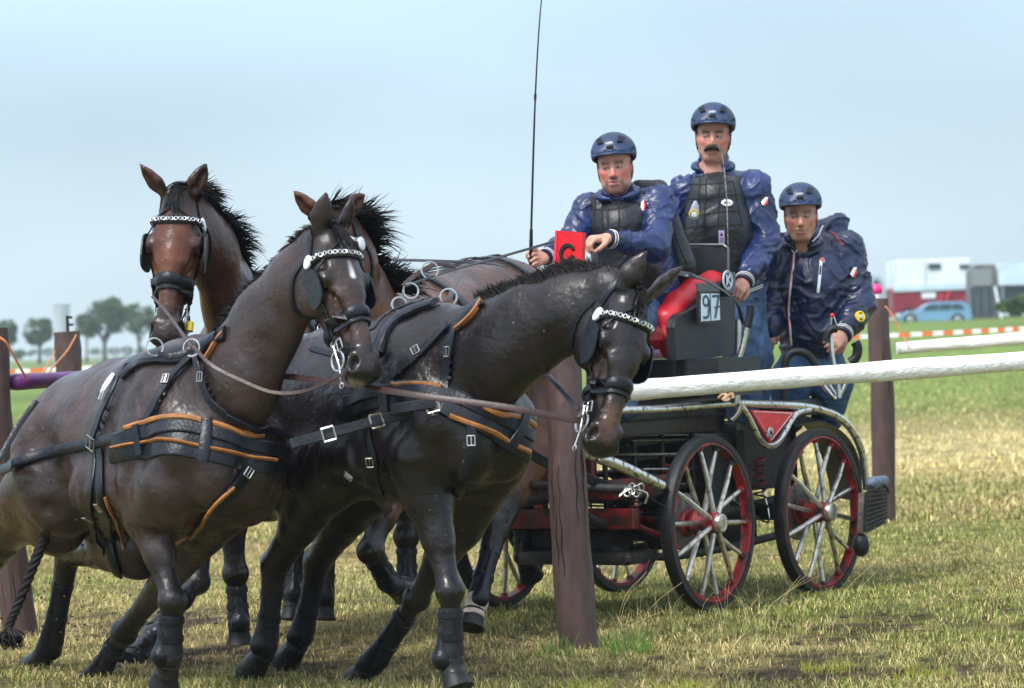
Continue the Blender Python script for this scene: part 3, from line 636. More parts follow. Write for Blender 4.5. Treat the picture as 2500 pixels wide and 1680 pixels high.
def build_horse(name, label, Hc, Sc, near_sign_pt, wz, legs, neck, head, coat, group='dark brown team horses'):
    """Hc, Sc: middle of the trunk over the hips and at the shoulders; legs: photo points per leg on a plane beside the spine"""
    H = Horse(); Hc = Vector(Hc); Sc = Vector(Sc)
    ax = (Sc - Hc); ln = ax.length; ax.normalize()
    nv = Vector((ax.y, -ax.x, 0)).normalized()
    if nv.y > 0: nv = -nv
    up = ax.cross(nv); up = up if up.z > 0 else -up; up.normalize(); up = (up + Z3 * 0).normalized()
    mid = (Hc + Sc) / 2; sx = ln / 1.2
    def L(x, y, z): return mid + ax * (x * sx) + nv * (y * wz) + up * (z * wz)
    H.L, H.ax, H.nv, H.up, H.mid = L, ax, nv, up, mid
    base = thing(name, (mid.x, mid.y, 0.03), label, 'horse', group)
    H.root = base; F = Flesh(); s = wz
    # trunk
    F.cone(L(-.32, 0, .04), L(.30, 0, .015), .355 * s, .385 * s, .06, nv, .77)
    F.cone(L(-.35, 0, .12), L(-.66, 0, .11), .27 * s, .285 * s, .08, nv, 1.0)
    F.cone(L(-.62, 0, .14), L(-.93, 0, .10), .24 * s, .12 * s, .08, nv, .9)
    F.cone(L(.02, 0, .32), L(.48, 0, .345), .06 * s, .075 * s, .09, nv, .8)
    F.cone(L(-.4, 0, .35), L(.05, 0, .33), .05 * s, .05 * s, .08)
    F.ell(L(.56, 0, -.04), (.24 * s, .215 * s, .29 * s), (ax, nv, up), .07)
    for q in (-1, 1):
        F.cone(L(-.64, q * .13, .06), L(-.60, q * .17, -.14), .235 * s, .17 * s, .07)
        F.cone(L(-.84, q * .12, .02), L(-.80, q * .13, -.26), .165 * s, .12 * s, .06)
        F.cone(L(.36, q * .12, .26), L(.63, q * .17, -.06), .08 * s, .112 * s, .05)
        F.cone(L(.32, q * .18, .02), L(.42, q * .18, -.20), .13 * s, .105 * s, .035)
        F.cone(L(.62, q * .15, -.04), L(.47, q * .17, -.26), .11 * s, .105 * s, .045)
        F.ell(L(.69, q * .085, -.14), (.125 * s, .105 * s, .17 * s), (ax, nv, up), .05)
        F.cone(L(-.2, q * .22, -.14), L(.2, q * .23, -.16), .1 * s, .1 * s, .08)
        F.cone(L(-.45, q * .2, .16), L(-.56, q * .21, .1), .05 * s, .06 * s, .06)
    F.cone(L(.86, 0, .0), L(.84, 0, -.3), .012, .014, .05, op=-1)
    for q in (-1, 1):     # hollows that part the muscles
        F.cone(L(.17, q * .335, .22), L(.22, q * .335, -.20), .020 * s, .024 * s, .055, op=-1)
        F.ell(L(-.47, q * .335, .06), (.07 * s, .05 * s, .13 * s), (ax, nv, up), .07, op=-1)
        F.cone(L(.40, q * .255, .22), L(.56, q * .30, -.02), .012 * s, .016 * s, .04, op=-1)
        F.cone(L(.48, q * .315, -.02), L(.40, q * .32, -.22), .010 * s, .012 * s, .03, op=-1)
        F.cone(L(-.30, q * .30, -.30), L(-.50, q * .30, -.18), .02 * s, .025 * s, .06, op=-1)
        F.cone(L(-.74, q * .345, .06), L(-.72, q * .345, -.24), .010 * s, .012 * s, .04, op=-1)
        for k_ in range(5): F.cone(L(-.05 - .09 * k_, q * .325, .02), L(-.10 - .09 * k_, q * .31, -.20), .006 * s, .006 * s, .03, op=-1)
    # neck
    npts = [L(.40, 0, .12)]; nr = [.30 * s]
    for (u, v, Y, r) in neck: npts.append(P(u, v, Y)); nr.append(r)
    H.neck = npts; H.neckr = nr
    for i in range(len(npts) - 1):
        d = (npts[i + 1] - npts[i]).normalized(); lat = d.cross(Z3).normalized() if abs(d.z) < .97 else nv
        ww = [.62, .54, .52, .55, .65, .7][min(i, 5)]
        F.cone(npts[i], npts[i + 1], nr[i], nr[i + 1], .06, lat, ww)
    # windpipe groove hint and strap muscle
    # head
    pol, nose, ureq, hs = head['poll'], head['nose'], Vector(head['u']), head.get('s', 1.0)
    n = (nose - pol).normalized(); u = (ureq - n * ureq.dot(n)).normalized(); sv = n.cross(u).normalized()
    if sv.dot(Vector((0, -1, 0))) < 0: sv = -sv   # sv points to the side of the face nearer the viewer
    hl = (nose - pol).length / .56 * 1.0
    hs = hl
    def HD(a, b, c): return pol + n * (a * hs) + u * (b * hs) + sv * (c * hs)   # along nose, out of forehead, to the side
    H.HD, H.n, H.u, H.s, H.hs = HD, n, u, sv, hs
    k = .022
    F.cone(HD(.02, -.03, 0), HD(.18, -.045, 0), .078 * hs, .10 * hs, k, sv, .85)
    F.cone(HD(.12, .0, 0), HD(.26, .0, 0), .062 * hs, .055 * hs, .03, sv, 1.35)
    F.cone(HD(.20, -.03, 0), HD(.50, -.035, 0), .085 * hs, .052 * hs, .03, sv, .68)
    F.cone(HD(.24, .025, 0), HD(.47, .0, 0), .034 * hs, .028 * hs, .03, sv, 1.1)
    for q in (-1, 1):
        F.ell(HD(.165, -.115, q * .052), (.105 * hs, .10 * hs, .036 * hs), (n, u, sv), .03)
        F.cone(HD(.16, .005, q * .078), HD(.20, .012, q * .082), .024 * hs, .024 * hs, .02)      # brow
        F.cone(HD(.23, -.03, q * .078), HD(.36, -.045, q * .050), .014 * hs, .008 * hs, .022)   # cheek crest
        F.ell(HD(.205, -.012, q * .102), (.030 * hs, .022 * hs, .018 * hs), (n, u, sv), .012, op=-1)
        F.ell(HD(.145, .016, q * .085), (.022 * hs, .016 * hs, .012 * hs), (n, u, sv), .02, op=-1)
        F.cone(HD(.50, -.005, q * .036), HD(.545, -.025, q * .044), .026 * hs, .026 * hs, .02)     # nostril flare
    for q in (-1, 1):
        F.cone(HD(.24, -.035, q * .080), HD(.33, -.055, q * .064), .008 * hs, .006 * hs, .010)          # facial crest
        F.cone(HD(.27, -.075, q * .066), HD(.40, -.075, q * .050), .012, .010, .030, op=-1)              # hollow under it
        F.cone(HD(.26, .004, q * .058), HD(.42, -.010, q * .044), .008, .008, .026, op=-1)               # beside the nasal bone
        F.cone(HD(.30, -.02, q * .068), HD(.44, -.05, q * .056), .0035, .0035, .006); F.cone(HD(.33, -.03, q * .064), HD(.40, -.075, q * .058), .003, .003, .006)   # veins
        F.cone(HD(.185, .010, q * .098), HD(.228, .004, q * .094), .009 * hs, .008 * hs, .008)           # upper lid
        F.cone(HD(.195, -.034, q * .096), HD(.232, -.026, q * .090), .007 * hs, .006 * hs, .010)
    F.ell(HD(.535, -.035, 0), (.060 * hs, .058 * hs, .058 * hs), (n, u, sv), .03)
    F.cone(HD(.24, -.13, 0), HD(.47, -.095, 0), .048 * hs, .032 * hs, .03, sv, .8)
    F.ell(HD(.535, -.088, 0), (.042 * hs, .03 * hs, .04 * hs), (n, u, sv), .014)
    F.cone(HD(.585, -.066, 0), HD(.47, -.074, 0), .004, .004, .012, op=-1)
    for q in (-1, 1):
        F.cone(HD(.535, -.070, q * .06), HD(.455, -.078, q * .055), .007, .005, .012, op=-1)   # mouth line
        F.ell(HD(.528, -.004, q * .060), (.027 * hs, .014 * hs, .024 * hs), ((n * .8 + u * -.6).normalized(), (n * .6 + u * .8).normalized(), sv), .008, op=-1)
    # throat
    F.cone(HD(.10, -.12, 0), npts[-2], .085 * hs, nr[-2] * .75, .05, sv, .75)
    # ears
    ears = head.get('ears')
    for j, q in enumerate((-1, 1)):
        b = HD(-.005, .02, q * .055)
        tip = ears[j] if ears else HD(-.19, .06, q * .09)
        mdl = b.lerp(tip, .45) + (tip - b).cross(sv).normalized() * 0
        e = (tip - b).normalized(); wide = head.get('earlat', [None, None])[j]
        fl = (wide if wide is not None else (sv * .75 + u * (-.65) * q)).normalized()
        F.chain([b, b.lerp(tip, .38), b.lerp(tip, .70), b.lerp(tip, .92), b.lerp(tip, 1.14)], [.027 * hs, .040 * hs, .030 * hs, .015 * hs, .004 * hs], .012, e.cross(fl).normalized(), .46)
        op_ = e.cross(fl).normalized()
        if op_.dot(head.get('earopen', [u, u])[j]) < 0: op_ = -op_
        F.cone(b.lerp(tip, .20) + op_ * .024, b.lerp(tip, .80) + op_ * .015, .019 * hs, .010 * hs, .008, op=-1)
    # legs
    H.legs = {}
    for key, lg in legs.items():
        side = 1 if key[0] == 'n' else -1
        fore = key[1] == 'f'
        y = lg.get('y', .17 if fore else .18) * side
        p0 = L(0, y, 0); J = []
        for q in lg['pts']:
            J.append(Hit(q[0], q[1], p0, nv) if len(q) == 2 else P(q[0], q[1], q[2]))
        H.legs[key] = J; S_ = s * lg.get('s', 1)
        if fore:
            el, kn, fe, ho, toe = J
            F.cone(L(.52, side * .19, -.18), el, .13 * s, .105 * s, .05)
            m = el.lerp(kn, .45); m2 = el.lerp(kn, .85)
            F.cone(el, m, .098 * S_, .066 * S_, .03); F.cone(m, m2, .063 * S_, .043 * S_, .025)
            F.cone(m2, kn, .044 * S_, .054 * S_, .016); F.ell(kn, .058 * S_, None, .014)
            dl = (kn - el).normalized(); fw_ = (ax - dl * ax.dot(dl)).normalized()
            F.cone(el.lerp(kn, .05) + fw_ * .05 * s, el.lerp(kn, .55) + fw_ * .035 * s, .055 * s, .035 * s, .02); F.cone(el.lerp(kn, .1) - fw_ * .06 * s, el.lerp(kn, .6) - fw_ * .03 * s, .045 * s, .028 * s, .02)
            F.cone(kn - fw_ * .04 * s - dl * .02, kn - fw_ * .045 * s + dl * .02, .02 * s, .022 * s, .015); F.cone(el.lerp(kn, .1) + nv * side * .105 * s, el.lerp(kn, .7) + nv * side * .06 * s, .006, .006, .02, op=-1)
            c1 = kn.lerp(fe, .25); c2 = kn.lerp(fe, .82)
            F.cone(kn, c1, .050 * S_, .035 * S_, .02); F.cone(c1, c2, .034 * S_, .034 * S_, .015); F.cone(c2, fe, .036 * S_, .048 * S_, .02)
        else:
            st, hk, fe, ho, toe = J
            F.cone(L(-.66, side * .17, -.06), st, .20 * s, .135 * s, .07)
            F.cone(L(-.82, side * .13, -.2), st.lerp(hk, .35), .13 * s, .09 * s, .06)
            m = st.lerp(hk, .55)
            F.cone(st, m, .132 * S_, .078 * S_, .04); F.cone(m, hk, .078 * S_, .058 * S_, .03)
            d = (hk - st).normalized(); cdir = (fe - hk).normalized(); back = (d - cdir * d.dot(cdir)).normalized()
            F.cone(m + back * .05 * s, hk + back * .05 * s - cdir * .02, .02, .028 * S_, .025)
            F.cone(hk + back * .03 * s, hk.lerp(fe, .3), .045 * S_, .042 * S_, .025)
            F.cone(hk, hk.lerp(fe, .25), .058 * S_, .045 * S_, .02)
            F.cone(hk.lerp(fe, .25), hk.lerp(fe, .85), .042 * S_, .04 * S_, .015); F.cone(hk.lerp(fe, .85), fe, .042 * S_, .052 * S_, .02)
        F.cone(fe, ho, .042 * S_, .037 * S_, .02)
        d = (toe - ho).normalized()
        F.cone(ho, toe - d * .02, .048 * S_, .066 * S_, .012); F.cone(toe + d * .012, toe + d * .14, .09 * S_, .12 * S_, .006, op=-1)
    V, Q = F.mesh(head.get('h', .0078)); V = relax(V, Q, 1, .35)
    V += 0
    # coat colours and any sheen painted into them
    c = coat; C = np.tile(np.array(c['body']), (len(V), 1)).astype(float)
    nn = fnoise(V, 9, 3) * .5 + fnoise(V, 3.1, 5) * .5
    C *= (1 + .22 * nn)[:, None]
    for (a, b, r, sf, col, amt) in c['paint'](H): paint(C, V, a, b, r, sf, col, amt)
    C = np.clip(C, 0.002, 1)
    body = link_mesh('body', V, Q, 'coat', base, True, C)
    H.body = body
    # eyes
    for q in (-1, 1):
        MB().sphere(HD(.206, -.012, q * .083), .0205 * hs).build('eye', 'eye', base)
    vv = [tuple(x) for x in V]; H.bvh = BVHTree.FromPolygons(vv, [tuple(map(int, x)) for x in Q])
    return H
def surf(H, pts, step=10, lift=.004, maxd=None):
    "photo points dropped on the horse: returns points and normals of a path lying on it"
    flat = smoothpath([Vector((p[0], p[1], 0)) for p in pts], 6)
    # resample
    out = [flat[0]]; acc = 0
    for a, b in zip(flat, flat[1:]):
        L = (b - a).length
        while L > 0 and acc + L >= step:
            t = (step - acc) / L; a = a.lerp(b, t); out.append(a); L = (b - a).length; acc = 0
        acc += L
    out.append(flat[-1]); R = []; last = None
    for q in out:
        d = ray(q.x, q.y); loc, nr, i, ds = H.bvh.ray_cast(CAM, d)
        if loc is None:
            g = CAM + d * (last if last else (H.mid - CAM).length); loc, nr, i, ds = H.bvh.find_nearest(g)
        else: last = (loc - CAM).length
        if nr.dot(d) > 0 and nr.dot(loc - (H.mid)) < 0: nr = -nr
        R.append([loc, nr])
    n = len(R)
    for it in range(4):
        R = [R[0]] + [[(R[i - 1][0] + R[i][0] * 2 + R[i + 1][0]) / 4, (R[i - 1][1] + R[i][1] * 2 + R[i + 1][1]).normalized()] for i in range(1, n - 1)] + [R[-1]]
    # stay outside the flesh
    for r in R:
        loc, nr, i, ds = H.bvh.find_nearest(r[0])
        if loc is not None:
            if nr.dot(r[1]) < 0: nr = -nr
            dd = (r[0] - loc).dot(nr)
            if dd < lift: r[0] = r[0] + nr * (lift - dd)
    return [r[0] for r in R], [r[1] for r in R]
def wrap(H, pts, lift=.005, n=5):
    "points near the horse pulled on to its skin"
    path = smoothpath(pts, n); A, B = [], []
    for p in path:
        loc, nr, i, ds = H.bvh.find_nearest(p)
        nr = (p - loc).normalized() if (p - loc).dot(nr) < 0 and False else nr
        A.append(loc + nr * lift); B.append(nr)
    return A, B
def strap(H, name, pts, w, m='leather', th=.006, parent=None, lift=.003, crown=0, wraps=False, mb=None, label=None, ends=0):
    A, B = (wrap(H, pts, lift) if wraps else surf(H, pts, lift=lift))
    if mb is not None: mb.ribbon(A, B, w, th, crown); return A, B
    o = MB().ribbon(A, B, w, th, crown).build(name, m, parent or H.root)
    return o, A, B
def onskin(H, u, v, lift=.012):
    A, B = surf(H, [(u, v), (u + 1, v)], lift=0); return A[0] + B[0] * lift, B[0]
def buckle(H, u, v, w=.030, h=.038, ang=0, name='buckle', parent=None, lift=.012, m='steel'):
    p, nr = onskin(H, u, v, lift); _, a, b = frame_of(nr, Z3)
    ca, sa = math.cos(ang), math.sin(ang); x = a * ca + b * sa; y = b * ca - a * sa
    c = [p + x * i * w / 2 + y * j * h / 2 for i, j in ((-1, -1), (1, -1), (1, 1), (-1, 1), (-1, -1))]
    mb = MB(); 
    for i in range(4): mb.tube([c[i], c[i + 1]], .0028, 6)
    mb.tube([c[0].lerp(c[1], .5), c[2].lerp(c[3], .5)], .0025, 5)
    return mb.build(name, m, parent or H.root)
def keeper(H, pts, w, parent=None, k=3):
    "leather loops across a strap"
    A, B = surf(H, pts, lift=.008)
    for i in range(k):
        mb = MB()
        j = int((i + .5) / k * (len(A) - 1)); a = A[max(0, j - 1)]; b = A[min(len(A) - 1, j + 1)]
        d = (b - a).normalized(); sd_ = d.cross(B[j]).normalized()
        mb.ribbon([A[j] - sd_ * w * .56, A[j] + B[j] * .004, A[j] + sd_ * w * .56], [B[j]] * 3, .012, .007)
        mb.build('strap_keeper', 'leather', parent or H.root)
def bridle(H, bit='steel', cheek_side=1, rosette=True, noseband=True, blink=True):
    HD, n, u, s, hs = H.HD, H.n, H.u, H.s, H.hs; root = H.root
    def W(pts, w, name, m='leather', th=.006, crown=0, parent=None, lift=.003):
        A, B = wrap(H, [HD(*p) for p in pts], lift)
        return MB().ribbon(A, B, w, th, crown).build(name, m, parent or root), A, B
    # browband with chain
    bp = [(.10, -.06, 1 * .10), (.105, .0, .095), (.115, .06, .06), (.12, .075, 0), (.115, .06, -.06), (.105, .0, -.095), (.10, -.06, -.10)]
    o, A, B = W(bp, .030 * hs, 'browband', crown=.6, th=.008)
    mb = MB()
    tot = sum((b - a).length for a, b in zip(A, A[1:])); nlink = int(tot / .017); d = np.cumsum([0] + [(b - a).length for a, b in zip(A, A[1:])])
    for i in range(nlink):
        x = (i + .5) / nlink * tot; j = min(len(A) - 2, int(np.searchsorted(d, x)) - 1); j = max(j, 0)
        t = (x - d[j]) / max(1e-6, d[j + 1] - d[j]); p = A[j].lerp(A[j + 1], t) + B[j] * .014; dr = (A[j + 1] - A[j]).normalized()
        mb.ring(p, (B[j] + dr * (.35 if i % 2 else -.35)).normalized(), .0085, .0028, 10, 5)
    mb.build('browband_chain', 'chain', o)
    # crown and cheek pieces
    W([(.16, -.09, .11), (.10, -.07, .12), (.04, -.04, .10), (-.03, .0, .06), (-.045, .01, 0), (-.03, .0, -.06), (.04, -.04, -.10), (.10, -.07, -.12), (.16, -.09, -.11)], .03 * hs, 'crownpiece')
    W([(-.03, .04, 0), (.02, .07, 0), (.06, .08, .006), (.11, .08, .01)], .02 * hs, 'forelock_strap')
    for q in (1, -1):
        W([(.10, -.06, q * .12), (.20, -.07, q * .12), (.32, -.07, q * .10), (.43, -.075, q * .085), (.475, -.08, q * .08)], .021 * hs, 'cheekpiece')
        W([(.05, -.06, q * .12), (.10, -.14, q * .11), (.17, -.21, q * .05), (.185, -.23, 0)], .018 * hs, 'throatlatch')
        if rosette:
            p = HD(.09, -.045, q * .13); loc, nr, _, _ = H.bvh.find_nearest(p)
            MB().disc(loc + nr * .016, nr, .026 * hs, .01, dome=.004, sx=.85).build('rosette', 'white_rosette', root)
        for t in (.26, .34, .40):
            loc, nr, _, _ = H.bvh.find_nearest(HD(t, -.072, q * .12)); MB().box(loc + nr * .012, (.03, .016, .006), (u, n, nr)).build('strap_keeper', 'leather', root)
        loc, nr, _, _ = H.bvh.find_nearest(HD(.44, -.075, q * .12)); bm = MB()
        c0 = loc + nr * .014
        cc = [c0 + u * (i * .014) + n * (j * .02) for i, j in ((-1, -1), (1, -1), (1, 1), (-1, 1), (-1, -1))]
        for i in range(4): bm.tube([cc[i], cc[i + 1]], .003, 5)
        bm.build('buckle', 'steel', root)
        if blink:
            # a rounded plate standing off the eye
            poly = []
            for k_ in range(20):
                t = 2 * math.pi * k_ / 20; cx, cy = math.cos(t), math.sin(t)
                ex = abs(cx) ** .7 * (1 if cx > 0 else -1); ey = abs(cy) ** .7 * (1 if cy > 0 else -1)
                poly.append(HD(.215 + .072 * ex, -.035 + .05 * ey, q * (.104 + .016 * (ey + 1) * .5)))
            bl = MB().prism(poly, (s * q - u * .15), .008).build('blinker', 'leather', root, smooth=False)
            W([(.15, .02, q * .12), (.10, .06, q * .07), (.06, .08, q * .02)], .010, 'blinker_stay')
    if noseband:
        W([(.36, -.16, 0), (.355, -.13, .07), (.35, -.05, .10), (.345, .03, .06), (.343, .06, 0), (.345, .03, -.06), (.35, -.05, -.10), (.355, -.13, -.07), (.36, -.16, 0)], .042 * hs, 'noseband', th=.011, crown=.45)
        W([(.385, -.05, .10), (.378, .02, .06), (.376, .05, 0), (.378, .02, -.06), (.385, -.05, -.10)], .014 * hs, 'noseband_strap', th=.010)
    for q in (1, -1):
        c0 = HD(.475, -.085, q * .056); mb = MB()
        mb.ring(c0, s * q, .036 * hs, .0045, 22, 6)
        b2 = thing_part = mb.build('bit_ring', 'steel', root)
        mb = MB(); mb.tube([c0 - n * .06 * hs, c0 - n * .02, c0 + n * .03, c0 + n * .085 * hs - u * .02], .005, 7)
        mb.ring(c0 - n * .065 * hs, s * q, .012, .003, 12, 5); mb.ring(c0 + n * .09 * hs - u * .02, s * q, .011, .003, 12, 5)
        mb.tube([c0, HD(.49, -.08, 0)], .008, 8)
        mb.build('bit_shank', 'steel', root)
def mane(H, path, length, dirfn, n=170, wd=.012, name='mane', curl=.5, seed=1, spread=.02):
    r = random.Random(seed); pth = smoothpath(path, 8); mb_v = []; mb_f = []
    for i in range(n):
        t = (i + r.random()) / n * (len(pth) - 1); j = min(int(t), len(pth) - 2); p = pth[j].lerp(pth[j + 1], t - j)
        tg = (pth[j + 1] - pth[j]).normalized(); lat = tg.cross(H.mane_up if hasattr(H, 'mane_up') else Z3).normalized()
        p = p + lat * r.uniform(-spread, spread)
        d = dirfn(t / (len(pth) - 1), r, tg, lat); L = length(t / (len(pth) - 1)) * r.uniform(.65, 1.15)
        side = d.cross(lat + tg * r.uniform(-.7, .7)).normalized() * wd * r.uniform(.6, 1.4); drop = Vector((0, 0, -1)) * L * curl * r.uniform(.4, 1.3) + tg * L * r.uniform(-.25, .25)
        b0 = len(mb_v); K_ = 5
        for k in range(K_):
            q = k / (K_ - 1); c = p - d * .015 + d * (L * q) + drop * q * q; ww = (1 - q) ** .8 if k < K_ - 1 else 0.04
            th = lat * wd * .35 * ww
            mb_v += [c - side * ww, c + th, c + side * ww, c - th]
        for k in range(K_ - 1):
            for e in range(4): mb_f.append((b0 + k * 4 + e, b0 + k * 4 + (e + 1) % 4, b0 + k * 4 + 4 + (e + 1) % 4, b0 + k * 4 + 4 + e))
    return link_mesh(name, [tuple(x) for x in mb_v], mb_f, 'hair', H.root)
def boot(H, key, bell=True, fetlock_guard=True, s=1.0, outdir=None):
    a, kn, fe, ho, toe = H.legs[key]; root = H.root
    out = Vector(outdir) if outdir is not None else (Vector((0, -1, 0)) + H.nv * .3)
    top = kn.lerp(fe, .24); bot = kn.lerp(fe, .93); d = (bot - top).normalized(); o = (out - d * out.dot(d)).normalized()
    r = .0465 * s
    mb = MB(); n = 10; pts = [top.lerp(bot, i / n) for i in range(n + 1)]
    rs = [r * (1.0 + (.04 if i in (1, 2) else 0) + (.16 * max(0, i - 7) / 3)) for i in range(n + 1)]
    mb.tube(pts, rs, 16)
    b = mb.build('leg_boot', 'leather_rough', root)
    for t in (.14, .62):
        c = top.lerp(bot, t); MB().tube([c - d * .014, c - d * .012, c + d * .012, c + d * .014], [r * 1.02, r * 1.12 , r * 1.12, r * 1.02], 16).build('boot_strap', 'leather', b)
    if fetlock_guard:
        F = Flesh(); q = o * (r * .75)
        F.cone(top + q + d * .02, top.lerp(bot, .5) + q, .019 * s, .017 * s, .02); F.cone(top.lerp(bot, .5) + q, bot + q * 1.1, .017 * s, .036 * s, .02)
        F.ell(fe + q * 1.05, .043 * s, None, .02); V, Q = F.mesh(.006); link_mesh('fetlock_guard', V, Q, 'leather', b)
    if bell:
        d2 = (toe - ho).normalized(); st = ho - d2 * .02
        mb = MB(); mb.tube([st - d2 * .012, st, st + d2 * .012, ho.lerp(toe, .5), toe - d2 * .015, toe - d2 * .012], [r * .95, r * 1.12, r * 1.02, r * 1.2, r * 1.42, r * 1.3], 18)
        mb.build('hoof_boot', 'rubber', root)
def braid_tail(H, pts, r0=.035):
    path = smoothpath(pts, 14); mb = MB(); n = len(path); m = int(n * .84)
    for ph in (0, 2.094, 4.189):
        cp = []; rr = []
        for i in range(m):
            t = i / m; d = (path[min(i + 1, n - 1)] - path[max(0, i - 1)]).normalized(); _, a, b = frame_of(d, (0, 1, 0)); an = i * .62 + ph
            rad = r0 * (1 - .35 * t); cp.append(path[i] + a * math.cos(an) * rad * .75 + b * math.sin(an * 1) * rad * .5); rr.append(rad * .72)
        mb.tube(cp, rr, 8)
    r = random.Random(4)
    for i in range(110):
        p = path[m - 2] + Vector((r.uniform(-1, 1), r.uniform(-1, 1), 0)) * .014; d = (path[-1] - path[m - 2]); e = p + d * r.uniform(.7, 1.15) + Vector((r.uniform(-1, 1), r.uniform(-1, 1), 0)) * .045
        q = p.lerp(e, .5) + Vector((r.uniform(-1, 1), r.uniform(-1, 1), 0)) * .03
        mb.tube([p, q, e], [.004, .004, .0008], 4, sm=3)
    return mb.build('tail', 'hair', H.root)
BLK = (.010, .009, .010)
def coat_paint(body, tan, tanamt=.6, legs_black=True, extra=None):
    def f(H):
        L, HD, hs = H.L, H.HD, H.hs; o = []
        dark = BLK
        for q in (-1, 1):
            o.append((HD(.26, -.03, q * .09), HD(.36, -.03, q * .07), .03, .08, tan, tanamt))
        for q in (-1, 1): o.append((HD(-.10, .05, q * .07), HD(-.2, .06, q * .10), .03, .09, (.022, .012, .010), .85))
        o.append((HD(.30, .03, 0), HD(.42, .02, 0), .02, .07, tan, tanamt * .5))
        o.append((HD(.50, -.04, 0), HD(.56, -.05, 0), .05 * hs, .07, dark, .95))
        o.append((HD(-.05, .0, 0), HD(.03, .04, 0), .05, .08, dark, .6))
        for q in (-1, 1): o.append((HD(.525, .0, q * .055), HD(.532, -.008, q * .062), .010, .014, (.003, .002, .002), 1))
        for q in (-1, 1): o.append((HD(.20, -.01, q * .09), HD(.21, -.01, q * .1), .028, .05, dark, .8))
        for key, J in H.legs.items():
            o.append((J[0].lerp(J[1], .85), J[2], .09, .12, dark, .95)); o.append((J[2], J[4], .12, .05, dark, 1))
        if extra: o += extra(H)
        return o
    return f
def PV(u, v, Y): return P(u, v, Y)
# ---- the four horses of the team
HA = build_horse('horse', 'front left leader horse with braided tail, purple pole behind its rump', (-1.80, 14.62, .98), (-1.20, 13.72, 1.10), None, 1.0,
    {'nf': {'pts': [(365, 1262), (421, 1468), (416, 1603), (408, 1632), (398, 1684)]},
     'of': {'pts': [(500, 1290), (303, 1545), (228, 1662), (212, 1695), (190, 1740)]},
     'oh': {'pts': [(335, 1335), (168, 1350), (124, 1585), (100, 1608), (70, 1640)], 'y': .16},
     'nh': {'pts': [(75, 1215), (-45, 1400), (-110, 1580), (-130, 1610), (-150, 1660)], 'y': .2}},
    [(582, 925, 13.62, .200), (650, 795, 13.52, .162), (720, 697, 13.42, .135), (775, 615, 13.34, .105)],
    {'poll': P(802, 572, 13.30), 'nose': P(903, 905, 13.05), 'u': (.62, -.72, .35),
     'ears': [P(858, 487, 13.30), P(795, 478, 13.22)], 'earopen': [Vector((1, -.2, 0)), Vector((1, .3, 0))]},
    {'body': (.034, .021, .020), 'paint': coat_paint(None, (.10, .045, .026), .7, extra=lambda H: [
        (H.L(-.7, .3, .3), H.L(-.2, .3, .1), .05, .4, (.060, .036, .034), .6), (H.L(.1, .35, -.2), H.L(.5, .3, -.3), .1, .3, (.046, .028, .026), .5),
        (H.HD(.15, .08, 0), H.HD(.21, .075, .004), .010, .012, (.6, .6, .62), .8),
        (H.HD(.58, -.09, 0), H.HD(.58, -.06, .03), .02, .03, (.45, .36, .33), .7),
        (H.L(-.9, .2, -.3), H.legs['nh'][0], .1, .2, (.10, .045, .018), .5)])})
HB = build_horse('horse', 'front right leader horse with head bowed low towards the wooden post', (-.86, 14.5, 1.10), (-.18, 13.57, 1.185), None, 1.0,
    {'nf': {'pts': [(1046, 1215), (1099, 1443), (1103, 1612), (1107, 1642), (1122, 1690)]},
     'of': {'pts': [(1120, 1280), (1018, 1460), (912, 1622), (885, 1646), (845, 1680)]},
     'nh': {'pts': [(800, 1170), (672, 1380), (650, 1575), (640, 1600), (605, 1652)]},
     'oh': {'pts': [(890, 1190), (776, 1372), (738, 1552), (722, 1580), (692, 1625)]}},
    [(1205, 862, 13.42, .205), (1290, 806, 13.3, .172), (1388, 764, 13.2, .145), (1478, 724, 13.12, .118)],
    {'poll': P(1542, 718, 13.06), 'nose': P(1478, 1090, 12.85), 'u': (.52, -.80, .1),
     'ears': [P(1662, 655, 13.2), P(1572, 622, 13.0)], 'earopen': [Vector((1, .5, 0)), Vector((-.3, 1, 0))], 'earlat': [None, None]},
    {'body': (.009, .0065, .0075), 'paint': coat_paint(None, (.055, .026, .014), .6, extra=lambda H: [
        (H.L(-.8, 0, .3), H.L(-.3, 0, .35), .15, .3, (.032, .028, .034), .7), (H.HD(.45, .03, 0), H.HD(.52, .02, .02), .02, .05, (.13, .06, .03), .6),  # first entry: pale lavender sky sheen along the croup, put into the coat colour
        (H.HD(.56, -.1, 0), H.HD(.5, -.1, 0), .02, .03, (.5, .42, .4), .7)])})
